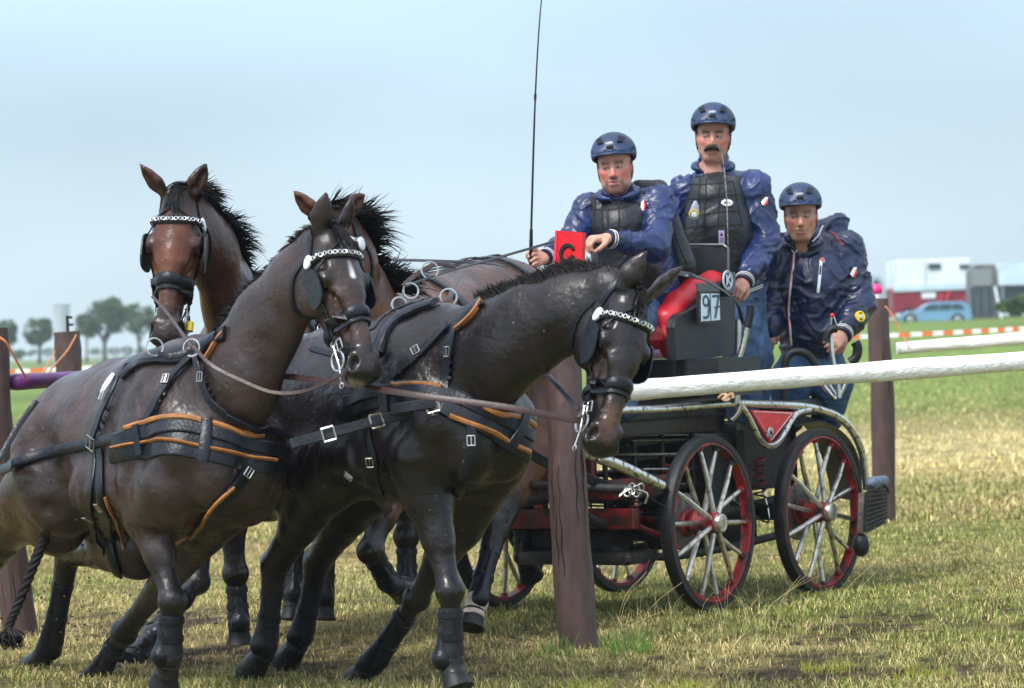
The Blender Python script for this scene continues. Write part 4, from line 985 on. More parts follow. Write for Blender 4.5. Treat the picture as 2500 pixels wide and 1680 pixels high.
HC = build_horse('horse', 'rear left wheeler horse facing the camera with yellow bit guards', (-.77, 17.15, 1.34), (-1.37, 15.95, 1.22), None, 1.06,
    {'nf': {'pts': [(560, 1180), (575, 1400), (583, 1520), (584, 1545), (585, 1580)]},
     'of': {'pts': [(505, 1200), (482, 1420), (372, 1552), (350, 1580), (312, 1625)]},
     'nh': {'pts': [(840, 1170), (800, 1300), (790, 1460), (790, 1480), (788, 1520)]},
     'oh': {'pts': [(740, 1170), (720, 1300), (715, 1450), (715, 1480), (712, 1520)]}},
    [(585, 850, 15.7, .25), (560, 735, 15.52, .205), (520, 620, 15.32, .165), (470, 530, 15.14, .13)],
    {'poll': P(437, 478, 15.0), 'nose': P(404, 825, 14.78), 'u': (-.12, -.95, .30),
     'ears': [P(348, 408, 14.96), P(500, 406, 14.96)], 'earopen': [Vector((-.3, -1, 0)), Vector((.3, -1, 0))]},
    {'body': (.052, .018, .009), 'paint': coat_paint(None, (.13, .044, .018), .85, extra=lambda H: [
        (H.HD(.15, .07, 0), H.HD(.26, .06, 0), .05, .06, (.10, .030, .014), .8), (H.HD(.165, .09, 0), H.HD(.185, .09, 0), .006, .01, (.7, .6, .55), .8)])})
HD_ = build_horse('horse', 'rear right wheeler horse beside the carriage with one white sock', (-.07, 16.75, 1.42), (-.62, 15.55, 1.26), None, 1.08,
    {'nh': {'pts': [(1280, 1110), (1212, 1290), (1164, 1470), (1156, 1500), (1148, 1540)]},
     'oh': {'pts': [(1215, 1120), (1272, 1240), (1279, 1352), (1288, 1380), (1300, 1415)]},
     'nf': {'pts': [(950, 1190), (905, 1345), (948, 1420), (968, 1432), (1000, 1450)]},
     'of': {'pts': [(1000, 1180), (992, 1310), (994, 1420), (994, 1440), (996, 1480)]}},
    [(925, 850, 15.35, .25), (885, 745, 15.2, .205), (855, 640, 15.05, .165), (830, 560, 14.95, .125)],
    {'poll': P(808, 530, 14.9), 'nose': P(812, 870, 14.65), 'u': (-.05, -.97, .3),
     'ears': [P(723, 472, 14.86), P(884, 478, 14.9)], 'earopen': [Vector((-.3, -1, 0)), Vector((.3, -1, 0))]},
    {'body': (.11, .042, .020), 'paint': coat_paint(None, (.16, .06, .025), .6, extra=lambda H: [
        (H.L(-.9, 0, .3), H.L(-.2, 0, .35), .1, .4, (.05, .027, .022), .85),
        (H.legs['nh'][1].lerp(H.legs['nh'][2], .93), H.legs['nh'][3].lerp(H.legs['nh'][2], .2), .06, .03, (.62, .52, .46), 1)])})
TEAM = [HA, HB, HC, HD_]
for _h in TEAM: bridle(_h)
# ---- harness, manes, tails, boots
def z1(x, y): return (x * .4286, 380 + y * .4286)
def z2(x, y): return (x * .4337, 1000 + y * .4337)
def z3(x, y): return (850 + .3827 * x, 550 + .3827 * y)
def z4(x, y): return (850 + .3827 * x, 1080 + .3827 * y)
def zz(f, L): return [f(*p) for p in L]
def free(name, pts, w, m='leather', th=.004, nrm=(0, -1, .2), parent=None, n=8):
    p = smoothpath([P(*q) for q in pts], n); return MB().ribbon(p, [Vector(nrm)] * len(p), w, th).build(name, m, parent)
def terret(H, u, v, Y, R=.036, tilt=(0.3, -1, 0)):
    return MB().ring(P(u, v, Y), tilt, R, .0045, 24, 6).build('terret_ring', 'steel', H.root)
R_ = strap
# horse A
o, _, _ = R_(HA, 'breast_collar', zz(z2, [(630, 235), (800, 175), (1000, 160), (1200, 195), (1400, 250), (1560, 285), (1640, 290)]), [.10, .155, .155, .15, .14, .11], th=.014)
R_(HA, 'collar_strap', zz(z2, [(660, 175), (850, 125), (1050, 110), (1250, 150), (1450, 215), (1600, 250)]), .055, th=.014, lift=.014, parent=o)
R_(HA, 'collar_piping', zz(z2, [(720, 110), (900, 58), (1100, 62), (1270, 95), (1460, 145)]), .022, 'piping', .014, lift=.012, crown=.3, parent=o)
R_(HA, 'collar_piping', zz(z2, [(660, 208), (830, 183), (950, 178), (1100, 205), (1300, 248), (1530, 288)]), .014, 'piping', .016, lift=.014, crown=.3, parent=o)
R_(HA, 'collar_loop', zz(z2, [(785, 95), (800, 170), (812, 262)]), .032, th=.010, lift=.028, parent=o)
R_(HA, 'collar_loop', zz(z2, [(1175, 55), (1160, 170), (1150, 292)]), .045, th=.010, lift=.028, parent=o)
R_(HA, 'trace', zz(z2, [(70, 315), (150, 285), (300, 235), (500, 195), (640, 165), (780, 140)]), .044, th=.010, lift=.012)
buckle(HA, *z2(545, 190), w=.075, h=.05, ang=-.3, lift=.03)
o, _, _ = R_(HA, 'saddle_pad', zz(z1, [(1250, 1035), (1080, 1130), (900, 1150), (780, 1200), (705, 1270)]), [.05, .085, .085, .06], th=.022, crown=.3)
R_(HA, 'saddle_strap', zz(z1, [(1090, 1125), (900, 1165), (740, 1200), (690, 1290), (640, 1400), (600, 1480), (575, 1560)]) + zz(z2, [(545, 160)]), .042, th=.010, lift=.020, parent=o)
keeper(HA, zz(z1, [(630, 1420), (600, 1490), (575, 1560)]) + zz(z2, [(560, 100)]), .05, k=3)
R_(HA, 'saddle_plate', zz(z1, [(685, 1270), (650, 1320), (620, 1370)]), [.035, .055, .05, .02], 'white_rosette', th=.006, lift=.034, parent=o)
buckle(HA, *z1(625, 1385), lift=.04)
R_(HA, 'wither_pad', zz(z1, [(1290, 1010), (1235, 1040), (1170, 1090), (1120, 1150)]), .06, th=.016)
R_(HA, 'wither_piping', zz(z1, [(1285, 1010), (1240, 1060), (1210, 1120), (1180, 1160)]), .012, 'piping', .018)
R_(HA, 'collar_hanger', zz(z1, [(1110, 1150), (1010, 1240), (955, 1310), (900, 1400), (865, 1500)]) + zz(z2, [(800, 80)]), .034, th=.009, lift=.016)
keeper(HA, zz(z1, [(935, 1340), (900, 1400), (870, 1480)]), .042, k=3); buckle(HA, *z1(962, 1290), lift=.03)
R_(HA, 'collar_hanger', zz(z1, [(1130, 1140), (1155, 1230), (1180, 1330), (1220, 1410), (1320, 1480)]) + zz(z2, [(1240, 10), (1420, 85), (1610, 165)]), .03, th=.009, lift=.016)
keeper(HA, zz(z1, [(1165, 1280), (1180, 1330), (1210, 1390)]), .042, k=3); buckle(HA, *z1(1170, 1262), lift=.03)
R_(HA, 'girth', zz(z2, [(545, 220), (535, 400), (510, 570), (535, 720), (600, 800)]), .034, th=.010, lift=.008)
R_(HA, 'girth', zz(z2, [(572, 220), (580, 500), (625, 760), (672, 925)]), .05, th=.010, lift=.008)
keeper(HA, zz(z2, [(590, 560), (610, 660), (640, 760)]), .05, k=3); buckle(HA, *z2(580, 530), lift=.03); buckle(HA, *z2(505, 585), lift=.03)
R_(HA, 'girth_piping', zz(z2, [(600, 490), (650, 600), (690, 720), (700, 790)]), .01, 'piping', .012)
o, _, _ = R_(HA, 'chest_strap', zz(z2, [(1440, 250), (1400, 340), (1310, 440), (1150, 640), (1010, 760)]), [.04, .05, .06, .055, .02], th=.010, lift=.01)
R_(HA, 'strap_piping', zz(z2, [(1300, 430), (1200, 530), (1120, 640), (1010, 750)]), .012, 'piping', .014, lift=.014, parent=o); buckle(HA, *z2(1380, 350), lift=.035, ang=-.6)
for q in ((1410, 255), (1465, 265)): p, nr = onskin(HA, *z2(*q)); MB().ring(p, nr, .018, .0035, 14, 5).build('collar_ring', 'steel', HA.root)
p, nr = onskin(HA, *z2(1625, 205)); MB().ring(p, nr, .026, .005, 18, 5).build('collar_ring', 'steel', HA.root)
free('trace', [(*z2(75, 313), 14.28), (*z2(30, 335), 14.4), (*z2(-60, 365), 14.6)], .044, th=.01, parent=HA.root)
free('crupper_strap', [(90, 978, 14.1), (50, 1032, 14.05), (22, 1080, 14.0), (-6, 1130, 13.95)], .026, parent=HA.root)
terret(HA, *z1(880, 1092), 13.55, .036, (.5, -1, .1)); terret(HA, *z1(1092, 1095), 13.5, .034, (-.3, -1, .1))
# coupling strap between the two leaders' collars
o = free('coupling_strap', [(*z2(1640, 195), 13.28), (*z2(1850, 138), 13.26), (*z2(2080, 75), 13.25), (*z2(2306, 15), 13.25), (*z3(280, 1180), 13.2), (*z3(560, 1135), 13.2)], .042, th=.012, parent=HA.root)
for q in (z2(1850, 138), z2(2120, 62), z3(535, 1150)):
    c = P(*q, 13.24); mb = MB(); a = Vector((.97, 0, .24)); b = Vector((-.24, 0, .97)); cc = [c + a * i * .024 + b * j * .026 for i, j in ((-1, -1), (1, -1), (1, 1), (-1, 1), (-1, -1))]
    for i in range(4): mb.tube([cc[i], cc[i + 1]], .004, 6)
    mb.build('buckle', 'steel', o)
# horse B
o, _, _ = R_(HB, 'breast_collar', zz(z3, [(-40, 1190), (200, 1090), (450, 1080), (700, 1150), (900, 1245), (1060, 1350), (1150, 1430)]), [.08, .10, .115, .14, .14, .12], th=.014)
R_(HB, 'collar_strap', zz(z3, [(0, 1130), (250, 1060), (480, 1070), (720, 1120), (950, 1220), (1150, 1350)]), .05, th=.014, lift=.014, parent=o)
R_(HB, 'collar_piping', zz(z3, [(300, 1020), (450, 1022), (600, 1050)]), .018, 'piping', .014, lift=.012, crown=.3, parent=o)
R_(HB, 'collar_piping', zz(z3, [(860, 1155), (1000, 1200), (1160, 1280)]), .024, 'piping', .014, lift=.012, crown=.3, parent=o)
R_(HB, 'collar_piping', zz(z3, [(640, 1220), (800, 1280), (1000, 1370), (1130, 1440)]), .020, 'piping', .016, lift=.014, crown=.3, parent=o)
R_(HB, 'collar_loop', zz(z3, [(248, 1055), (250, 1110), (255, 1190)]), .04, th=.010, lift=.028, parent=o)
R_(HB, 'collar_loop', zz(z3, [(1100, 1210), (1085, 1300), (1030, 1400)]), .042, th=.010, lift=.028, parent=o)
R_(HB, 'collar_hanger', zz(z3, [(690, 640), (665, 780), (635, 930), (618, 1070)]), .03, th=.009, lift=.008); keeper(HB, zz(z3, [(650, 850), (635, 930), (625, 1000)]), .042, k=3); buckle(HB, *z3(652, 810), lift=.02)
R_(HB, 'collar_hanger', zz(z3, [(645, 640), (490, 790), (390, 880), (225, 1020)]), .036, th=.009, lift=.008); keeper(HB, zz(z3, [(410, 850), (340, 920), (250, 1000)]), .046, k=3); buckle(HB, *z3(440, 810), lift=.02, ang=.6)
R_(HB, 'wither_pad', zz(z3, [(860, 490), (790, 540), (735, 590), (700, 650)]), .07, th=.016)
R_(HB, 'wither_piping', zz(z3, [(862, 492), (820, 560), (760, 620), (700, 665)]), .013, 'piping', .02)
o, _, _ = R_(HB, 'saddle_pad', zz(z3, [(560, 510), (430, 545), (300, 620), (230, 720), (205, 830)]), [.06, .08, .08, .05], th=.022, crown=.3)
R_(HB, 'saddle_strap', zz(z3, [(560, 500), (400, 545), (250, 610), (180, 700)]), .03, th=.008, lift=.026, parent=o)
o, _, _ = R_(HB, 'chest_strap', zz(z3, [(780, 1240), (785, 1380), (788, 1500)]) + zz(z4, [(770, 120), (735, 230), (690, 340)]), [.03, .046, .046, .04, .015], th=.010, lift=.018)
R_(HB, 'strap_piping', zz(z4, [(745, 110), (750, 200), (700, 330)]), .010, 'piping', .012, parent=o, lift=.012); buckle(HB, *z3(785, 1375), lift=.035)
for q in ((745, 1250), (818, 1260)): p, nr = onskin(HB, *z3(*q)); MB().ring(p, nr, .016, .0035, 14, 5).build('collar_ring', 'steel', HB.root)
p, nr = onskin(HB, *z3(1215, 1100), lift=.02); MB().ring(p, nr, .025, .005, 18, 5).build('collar_ring', 'steel', HB.root)
R_(HB, 'girth', zz(z3, [(130, 1280), (140, 1400), (170, 1500)]) + zz(z4, [(150, 180), (230, 400), (290, 500)]), .045, th=.010, lift=.006); buckle(HB, *z4(150, 120), lift=.02); buckle(HB, *z4(20, 200), lift=.02, ang=.7)
for q, R, Y in (((620, 577), .036, 13.65), ((640, 460), .034, 13.8), ((325, 508), .030, 13.9), ((400, 420), .032, 14.3), ((520, 288), .036, 14.5)):
    terret(HB, *z3(*q), Y, R, (.2, -1, .1))
R_(HB, 'hip_strap', [(760, 850), (850, 870), (930, 860)], .03); 
# hauling reins of the team, each one thing
def rein(pts, label, w=.018, m='leather_brown', cat='rein', nrm=(0, -1, .3)):
    o = free('rein', pts, w * .85, m, .004, nrm); tag(o, label, cat, 'leather driving reins'); return o
rein([(*z1(1965, 1240), 13.02), (*z1(1760, 1335), 13.2), (*z1(1560, 1350), 13.25), (*z1(1350, 1270), 13.3), (*z1(1200, 1190), 13.35), (*z1(1100, 1085), 13.45)], 'brown rein sagging across the neck of the front left horse')
rein([(*z1(1600, 1255), 13.55), (*z1(1900, 1290), 13.3), (*z3(400, 1080), 12.97), (*z3(1000, 1160), 12.85), (*z3(1395, 1235), 12.85), (1416, 1026, 12.88)], 'long brown rein running to the bit of the bowed front horse', .03)
rein([(372, 724, 14.5), (*z1(930, 870), 14.3), (*z1(1000, 960), 14.0), (*z1(1090, 1090), 13.55)], 'thin rein from the bridle of the rear left horse down to the steel rings', .016)
rein([(*z3(1280, 960), 13.3), (*z3(1350, 1040), 13.1), (*z3(1425, 1130), 12.95), (1412, 1000, 12.9)], 'short dark rein under the throat of the bowed horse', .022, 'leather')
rein([(*z3(1000, 265), 15.9), (*z3(900, 245), 15.6), (*z3(600, 230), 15.2), (*z3(280, 222), 14.7)], 'black rein running level behind the whip to the wind-blown mane', .016, 'leather')
rein([(*z3(1330, 100), 15.6), (*z3(1000, 195), 15.2), (*z3(620, 300), 14.6), (*z3(400, 378), 14.3), (*z3(360, 388), 14.25)], 'taut black rein sloping from the red marker board to the ring on the team harness', .014, 'leather')
rein([(*z3(680, 265), 14.7), (*z3(560, 250), 14.6), (*z3(430, 320), 14.5), (*z3(350, 390), 14.4)], 'brown rein arched over the back ring behind the front right horse', .026)
rein([(*z3(720, 290), 14.6), (*z3(670, 400), 14.0), (*z3(640, 480), 13.8), (*z3(560, 540), 13.75)], 'brown rein dropping to the large back ring of the front right horse', .026)
rein([(*z3(615, 580), 13.6), (*z3(500, 670), 13.7), (*z3(400, 740), 13.7), (*z3(290, 820), 13.7), (*z3(265, 850), 13.7)], 'pale leather rein from the big ring down to the muzzle of the front left horse', .026)
rein([(*z3(610, 580), 13.6), (*z3(480, 550), 13.75), (*z3(340, 520), 13.85)], 'short rein stretched between the two back rings', .024)
rein([(*z1(900, 1130), 13.5), (*z1(960, 1145), 13.5), (*z1(1040, 1130), 13.5), (*z1(1090, 1100), 13.5)], 'rein looped between the two steel rings below the left horse head', .03, 'leather')
# harness on the wheelers
for q in (-1, 1):
    MB().tube([HC.HD(.47, -.08, q * .066), HC.HD(.505, -.08, q * .066)], .018, 10).build('bit_guard', 'yellow_plastic', HC.root)
def ringstrap(H, x, z0, name, w=.05, y0=.0):
    pts = [H.L(x, y, z) for y, z in ((-.42, z0), (-.36, .15), (-.2, .38), (0, .44), (.2, .38), (.36, .15), (.42, z0))]
    A, B = wrap(H, pts, .006, 6); return MB().ribbon(A, B, w, .012).build(name, 'leather', H.root)
for H in (HC, HD_): ringstrap(H, .16, -.3, 'saddle_strap', .06)
for H in (HD_,):
    ringstrap(H, -.55, -.05, 'hip_strap', .025)
    A, B = wrap(H, [H.L(x, 0, .5) for x in (-.95, -.6, -.2, .15)], .006); MB().ribbon(A, B, .03, .008).build('crupper_strap', 'leather', H.root)
A, B = wrap(HD_, [HD_.L(x, .45, -.06) for x in (-.9, -.5, 0, .4, .7)], .006); MB().ribbon(A, B, .045, .012).build('trace', 'leather', HD_.root)
for H in (HC, HD_):
    A, B = wrap(H, [H.L(.35, .45, -.05), H.L(.7, .3, -.05), H.L(.9, .1, -.05), H.L(.9, -.1, -.05), H.L(.7, -.3, -.05), H.L(.35, -.45, -.05)], .006, 8); MB().ribbon(A, B, .12, .02).build('breast_collar', 'leather', H.root)
o = free('trace', [(*z3(1140, 1440), 15.95), (*z4(1270, 130), 16.05), (*z4(1560, 245), 16.3), (*z4(1790, 330), 16.45)], .05, 'leather', .012, (0.2, -1, 0), parent=HD_.root)
# manes
def crest(H, lift=.0, back=None):
    out = []
    for i in range(len(H.neck)):
        p = H.neck[i]; a = H.neck[max(0, i - 1)]; b = H.neck[min(len(H.neck) - 1, i + 1)]; d = (b - a).normalized()
        u = (Z3 - d * d.z); u = u if u.length > .2 else -H.ax; u = u.normalized()
        if H in (HC, HD_): u = ((-H.ax * .8 + Z3 * .5) - d * d.dot(-H.ax * .8 + Z3 * .5)).normalized()
        o = p + u * 1.0; loc, nr, _, _ = H.bvh.ray_cast(o, -u)
        out.append((loc if loc is not None else p + u * H.neckr[i]) + u * lift)
    out.append(H.HD(-.02, .05, 0)); return out[1:]
def md(base, jit=.25):
    def f(t, r, tg, lat): return (Vector(base) + Vector((r.uniform(-jit, jit), r.uniform(-jit, jit), r.uniform(-jit, jit)))).normalized()
    return f
mane(HA, crest(HA), lambda t: .05 + .02 * math.sin(9 * t), md((-.75, .2, .5), .3), 480, .0055, seed=3, curl=.5)
mane(HB, crest(HB), lambda t: .075 + .025 * math.exp(-((t - .62) / .25) ** 2) + .010 * math.sin(15 * t), md((-.35, .35, .8), .3), 1500, .0055, seed=5, curl=.5)
mane(HC, crest(HC), lambda t: .12 + .05 * math.sin(17 * t), md((.75, -.15, .35), .4), 1000, .0065, seed=6, curl=.45)
mane(HD_, crest(HD_), lambda t: .17 + .05 * math.sin(13 * t), md((.85, -.1, .5), .55), 1000, .0065, seed=8, curl=.3)
for H, s_ in ((HA, 1), (HB, 2), (HC, 3), (HD_, 4)):
    mane(H, [H.HD(-.03, .03, 0), H.HD(.02, .07, .0), H.HD(.06, .08, 0)], lambda t: .09, (lambda H: lambda t, r, tg, lat: (H.n * .8 + H.u * .25 + H.s * r.uniform(-.5, .5)).normalized())(H), 130, .004, 'forelock', .1, s_ + 20)
braid_tail(HA, [P(165, 1215, 14.6), P(142, 1262, 14.6), P(108, 1318, 14.55), P(78, 1390, 14.5), P(42, 1480, 14.45), P(22, 1535, 14.4), P(30, 1580, 14.4)], .021)
# boots
for H in TEAM:
    for key in ('nf', 'of', 'nh', 'oh'):
        boot(H, key, bell=True, fetlock_guard=True, outdir=(H.ax * (-.6 if key[1] == 'f' else -.2) + Vector((-.5, -.8, 0)) if H in (HA, HB) else None))
# ------------------------------------------------------------------ the carriage
fC = Vector((-.56, -.83, 0)).normalized(); nC = Vector((.83, -.56, 0)).normalized()
HUBR = P(2000, 1250, 17.96); HUBF = P(1730, 1277, 17.0); OC = HUBR - nC * .64; OC.z = .045
def CL(x, y, z): return OC + fC * x + nC * y + Vector((0, 0, z))
def CP(u, v, y): return Hit(u, v, OC + nC * y, nC)
mat('carriage_black', (.012, .013, .015), .38, var=.5, vscale=18, bump=.15, bscale=60)
mat('dirty_black', (.018, .016, .014), .6, var=.6, vscale=22, bump=.3, bscale=60)
mat('carriage_red', (.22, .005, .009), .4, col2=(.03, .012, .01), thr=(.45, .6), var=.3, vscale=14, bump=.1)
mat('dirty_red', (.30, .010, .014), .55, col2=(.035, .022, .018), vscale=13, bump=.3, bscale=70, thr=(.45, .58))
mat('spoke_metal', (.60, .58, .54), .30, .85, col2=(.25, .21, .15), vscale=26, thr=(.5, .68), bump=.1)
mat('chrome_dirty', (.66, .66, .64), .25, .9, col2=(.12, .10, .08), vscale=42, thr=(.54, .66), bump=.1)
mat('red_leather', (.50, .008, .018), .42, var=.12, vscale=7, bump=.28, bscale=14)
mat('black_leather', (.016, .020, .025), .48, var=.3, vscale=6, bump=.12, bscale=120)
CAR = thing('carriage', CL(.6, 0, 0), 'red and black four-wheeled marathon carriage with silver spokes', 'carriage')
HUBR = HUBR - nC * .0
def wheel(center, ax, R, spin, W=.062):
    ax = ax.normalized(); a = fC - ax * fC.dot(ax); a.normalize(); b = Vector((0, 0, 1))
    def ringprof(prof, n=72):
        V = []; F = []; m = len(prof)
        for i in range(n):
            t = 2 * math.pi * i / n; e = a * math.cos(t) + b * math.sin(t)
            for (r, y) in prof: V.append(center + e * r + ax * y)
        for i in range(n):
            j = (i + 1) % n
            for k in range(m): F.append((i * m + k, j * m + k, j * m + (k + 1) % m, i * m + (k + 1) % m))
        return V, F
    h = W / 2
    V, F = ringprof([(R - .036, -h), (R - .006, -h), (R, -h * .6), (R, h * .6), (R - .006, h), (R - .036, h)]); mb = MB(); mb.add(V, F); w_ = mb.build('wheel', 'rubber', CAR)
    V, F = ringprof([(R - .054, -h * .8), (R - .036, -h * .8), (R - .036, h * .8), (R - .044, h * .98), (R - .050, h * .98), (R - .054, h * .8)]); mb = MB(); mb.add(V, F); mb.build('rim', 'dirty_red', w_)
    for i in range(14):
        t = spin + 2 * math.pi * i / 14; e = a * math.cos(t) + b * math.sin(t); off = (.035 if i % 2 else -.03)
        mb = MB(); mb.tube([center + e * .05 + ax * off, center + e * (R * .6) + ax * off * .5, center + e * (R - .06)], [.0140, .0130, .0110], 9); mb.build('spoke', 'spoke_metal', w_)
        mb = MB(); mb.tube([center + e * (R - .075), center + e * (R - .058)], [.017, .022], 8); mb.build('spoke_ferrule', 'dirty_red', w_)
    mb = MB(); mb.tube([center - ax * .09, center - ax * .06, center - ax * .02, center + ax * .05, center + ax * .06], [.045, .07, .055, .055, .045], 18); mb.build('hub', 'dirty_red', w_)
    mb = MB(); mb.disc(center + ax * .068, ax, .048, .03, 22, dome=.004); mb.ring(center + ax * .083, ax, .036, .003, 20, 5); mb.build('hub_cap', 'spoke_metal', w_)
    mb = MB(); mb.disc(center - ax * .13, ax, .15, .012, 30); mb.build('brake_disc', mat('brake', (.16, .15, .14), .45, .7, var=.4, vscale=20), w_)
    mb = MB(); mb.disc(center - ax * .12, ax, .07, .03, 20); mb.build('brake_hub', 'dirty_red', w_)
    return w_
nF = (nC + fC * -.03).normalized()
wheel(HUBR, nC, .442, .17); wheel(HUBF, nF, .442, .05)
wheel(HUBR - nC * 1.26, -nC, .442, .4); wheel(HUBF - nC * 1.26, -nF, .442, .2)
xF = (HUBF - OC).dot(fC)
def CB(name, x, y, z, sx, sy, sz, m, bev=.006, parent=None):
    mb = MB(); mb.box(CL(x, y, z), (sx, sy, sz), (fC, nC, Vector((0, 0, 1))), bev); return mb.build(name, m, parent or CAR)
def CT(name, pts, r, m, n=10, sm=6, parent=None, flat=1.0):
    mb = MB(); mb.tube(pts, r, n, sm=sm, flat=flat); return mb.build(name, m, parent or CAR)
# axles, beams, springs
for x in (0, xF): CT('axle', [CL(x, -.6, .44), CL(x, .55, .44)], .028, 'dirty_black', 10, 0); CB('axle_beam', x, 0, .44, .07, .9, .09, 'dirty_black')
for y in (-.30, .30):
    CT('main_beam', [CL(-.28, y, .50), CL(.5, y, .46), CL(1.45, y, .46), CL(1.75, y, .52)], .028, 'dirty_black')
    CT('lower_tube', [CL(-.2, y * .9, .30), CL(.4, y * .9, .27), CL(1.0, y * .9, .27), CL(1.5, y * .9, .34)], .022, 'dirty_black')
    for x in (0, xF):
        for k in range(4): CT('leaf_spring', [CL(x - .3 + k * .05, y * 1.15, .53 - .012 * k), CL(x, y * 1.15, .47 - .012 * k), CL(x + .3 - k * .05, y * 1.15, .53 - .012 * k)], .018, 'carriage_red' if x else 'dirty_black', 6, 5, flat=.35)
CB('belly_box', .15, 0, .36, .5, .42, .2, 'dirty_black', .02); CB('belly_box', .72, 0, .42, .5, .5, .14, 'dirty_black', .02)
mb = MB(); mb.disc(CL(xF, 0, .60), (0, 0, 1), .30, .04, 30); mb.build('turntable', 'dirty_black', CAR)
CB('front_frame', xF + .18, 0, .62, .5, .72, .05, 'carriage_red'); CB('front_frame', xF + .40, 0, .50, .07, .95, .10, 'carriage_red'); CB('front_frame', xF + .15, .36, .66, .62, .04, .07, 'carriage_red')
CB('front_frame', xF + .15, -.36, .66, .62, .04, .07, 'carriage_red'); CB('front_frame', xF + .42, 0, .74, .05, .5, .16, 'carriage_red')
for s_ in (-1, 1): CT('frame_strut', [CL(.1, s_ * .3, .5), CL(.35, s_ * .25, .38), CL(.62, s_ * .3, .52)], .016, 'carriage_red'); CT('frame_strut', [CL(xF - .3, s_ * .3, .5), CL(xF, s_ * .42, .38), CL(xF + .3, s_ * .3, .5)], .016, 'carriage_red')
# steps and treads with bright edges seen between the wheels
for i, (v, u0, u1) in enumerate(((1075, 1541, 1690), (1110, 1500, 1745), (1146, 1568, 1772), (1182, 1630, 1780), (1213, 1640, 1786))):
    a, b = CP(u0, v, .22), CP(u1, v - 2, .22); CT('step_edge', [a, b], .007, 'chrome_dirty', 6, 0)
    mb = MB(); c = (a + b) / 2; mb.box(c - nC * .28 - Vector((0, 0, .012)), ((b - a).length, .5, .016), (fC, nC, Vector((0, 0, 1)))); mb.build('step_tread', 'dirty_black', CAR)
for x in (.55, .85, 1.12, 1.4): CT('step_upright', [CL(x, .2, .45), CL(x, .2, 1.0)], .016, 'dirty_black', 6, 0)
# footboard with studs
a0, a1 = CP(1500, 1052, .34), CP(1778, 1040, .34); zt = CP(1600, 962, .34).z
xa, xb = (a0 - OC).dot(fC), (a1 - OC).dot(fC)
CB('footboard', (xa + xb) / 2, -.02, zt - OC.z - .10, xa - xb, .70, .22, 'carriage_black', .02)
mb = MB(); 
for i in range(46):
    for k in range(3):
        mb.sphere(CL(xb + .02 + (xa - xb - .04) * i / 45, .335, zt - OC.z - .03 - .05 * k), (.007, .004, .009), (fC, nC, Vector((0, 0, 1))), 6, 4)
mb.build('stud_pattern', 'rubber', CAR)
# silver rail tube and fender
rail = [(1450, 1008), (1519, 1002), (1600, 1000), (1659, 995), (1720, 990), (1787, 986), (1860, 987), (1946, 991), (1997, 999), (2042, 1016), (2076, 1046), (2100, 1091), (2110, 1140), (2116, 1195)]
CT('side_rail', [CP(u, v, .50) for u, v in rail], .022, 'chrome_dirty', 12, 4)
CT('side_rail_brace', [CP(u, v, .505) for u, v in ((1806, 990), (1826, 1016), (1848, 1062), (1862, 1082), (1878, 1089), (1896, 1082), (1912, 1062), (1928, 1030), (1946, 1008), (1975, 1000))], .019, 'chrome_dirty', 12, 4)
CT('side_rail', [CP(u, v, .50) - nC * 1.02 for u, v in rail], .022, 'chrome_dirty', 12, 4)
# mudguard over the rear wheel: a wide curved sheet
fp = [CP(u, v, .48) for u, v in ((1800, 1000), (1845, 1080), (1865, 1170), (1870, 1100), (1930, 1020), (1990, 1010), (2040, 1030), (2080, 1075), (2103, 1140), (2112, 1215))][4:]
V = []; F = []; q = smoothpath(fp, 6)
mb = MB(); mb.ribbon([p - nC * .12 - Vector((0, 0, .01)) for p in q], [Vector((0, 0, 1)) + (p - CL(0, 0, .44)) * .8 for p in q], .30, .012); mb.build('mudguard', 'carriage_black', CAR)
CB('rear_body', .0, 0, .74, .62, .72, .36, 'dirty_black', .03); CB('rear_body', .36, 0, .62, .4, .6, .5, 'dirty_black', .02)
# red triangle with silver badge
tri = [CP(1830, 1001, .52), CP(1938, 1006, .52), CP(1879, 1082, .52)]
MB().prism(tri, nC, .012).build('side_plate', 'red_paint', CAR, False)
c_ = (tri[0] + tri[1] + tri[2]) / 3; t2 = [c_.lerp(p, .86) + nC * .009 for p in tri]
mb = MB(); 
for i in range(3): mb.tube([t2[i], t2[(i + 1) % 3]], .0018, 4)
mb.build('plate_pinstripe', 'tape_white', CAR)
bc = CP(1880, 1056, .535); mb = MB(); mb.disc(bc, nC, .030, .012, 22); bdg = mb.build('badge', 'steel', CAR); mb = MB(); mb.ring(bc + nC * .007, nC, .010, .002, 12, 5, sx=.6); mb.tube([bc + nC * .008 + Vector((0, 0, .008)), bc + nC * .008 - Vector((0, 0, .008))], .0018, 4); mb.build('badge_mark', 'carriage_black', bdg)
# rear platform cushion and deck
a, b = CP(1889, 980, .42), CP(2066, 990, .42); xm = ((a + b) / 2 - OC).dot(fC); zm = (a.z + b.z) / 2 - OC.z
CB('platform', xm, .02, zm, (a - b).length, .8, .05, 'carriage_black', .02); CB('platform_edge', xm - .02, .02, zm - .05, (a - b).length * .98, .76, .03, 'dirty_black', .01)
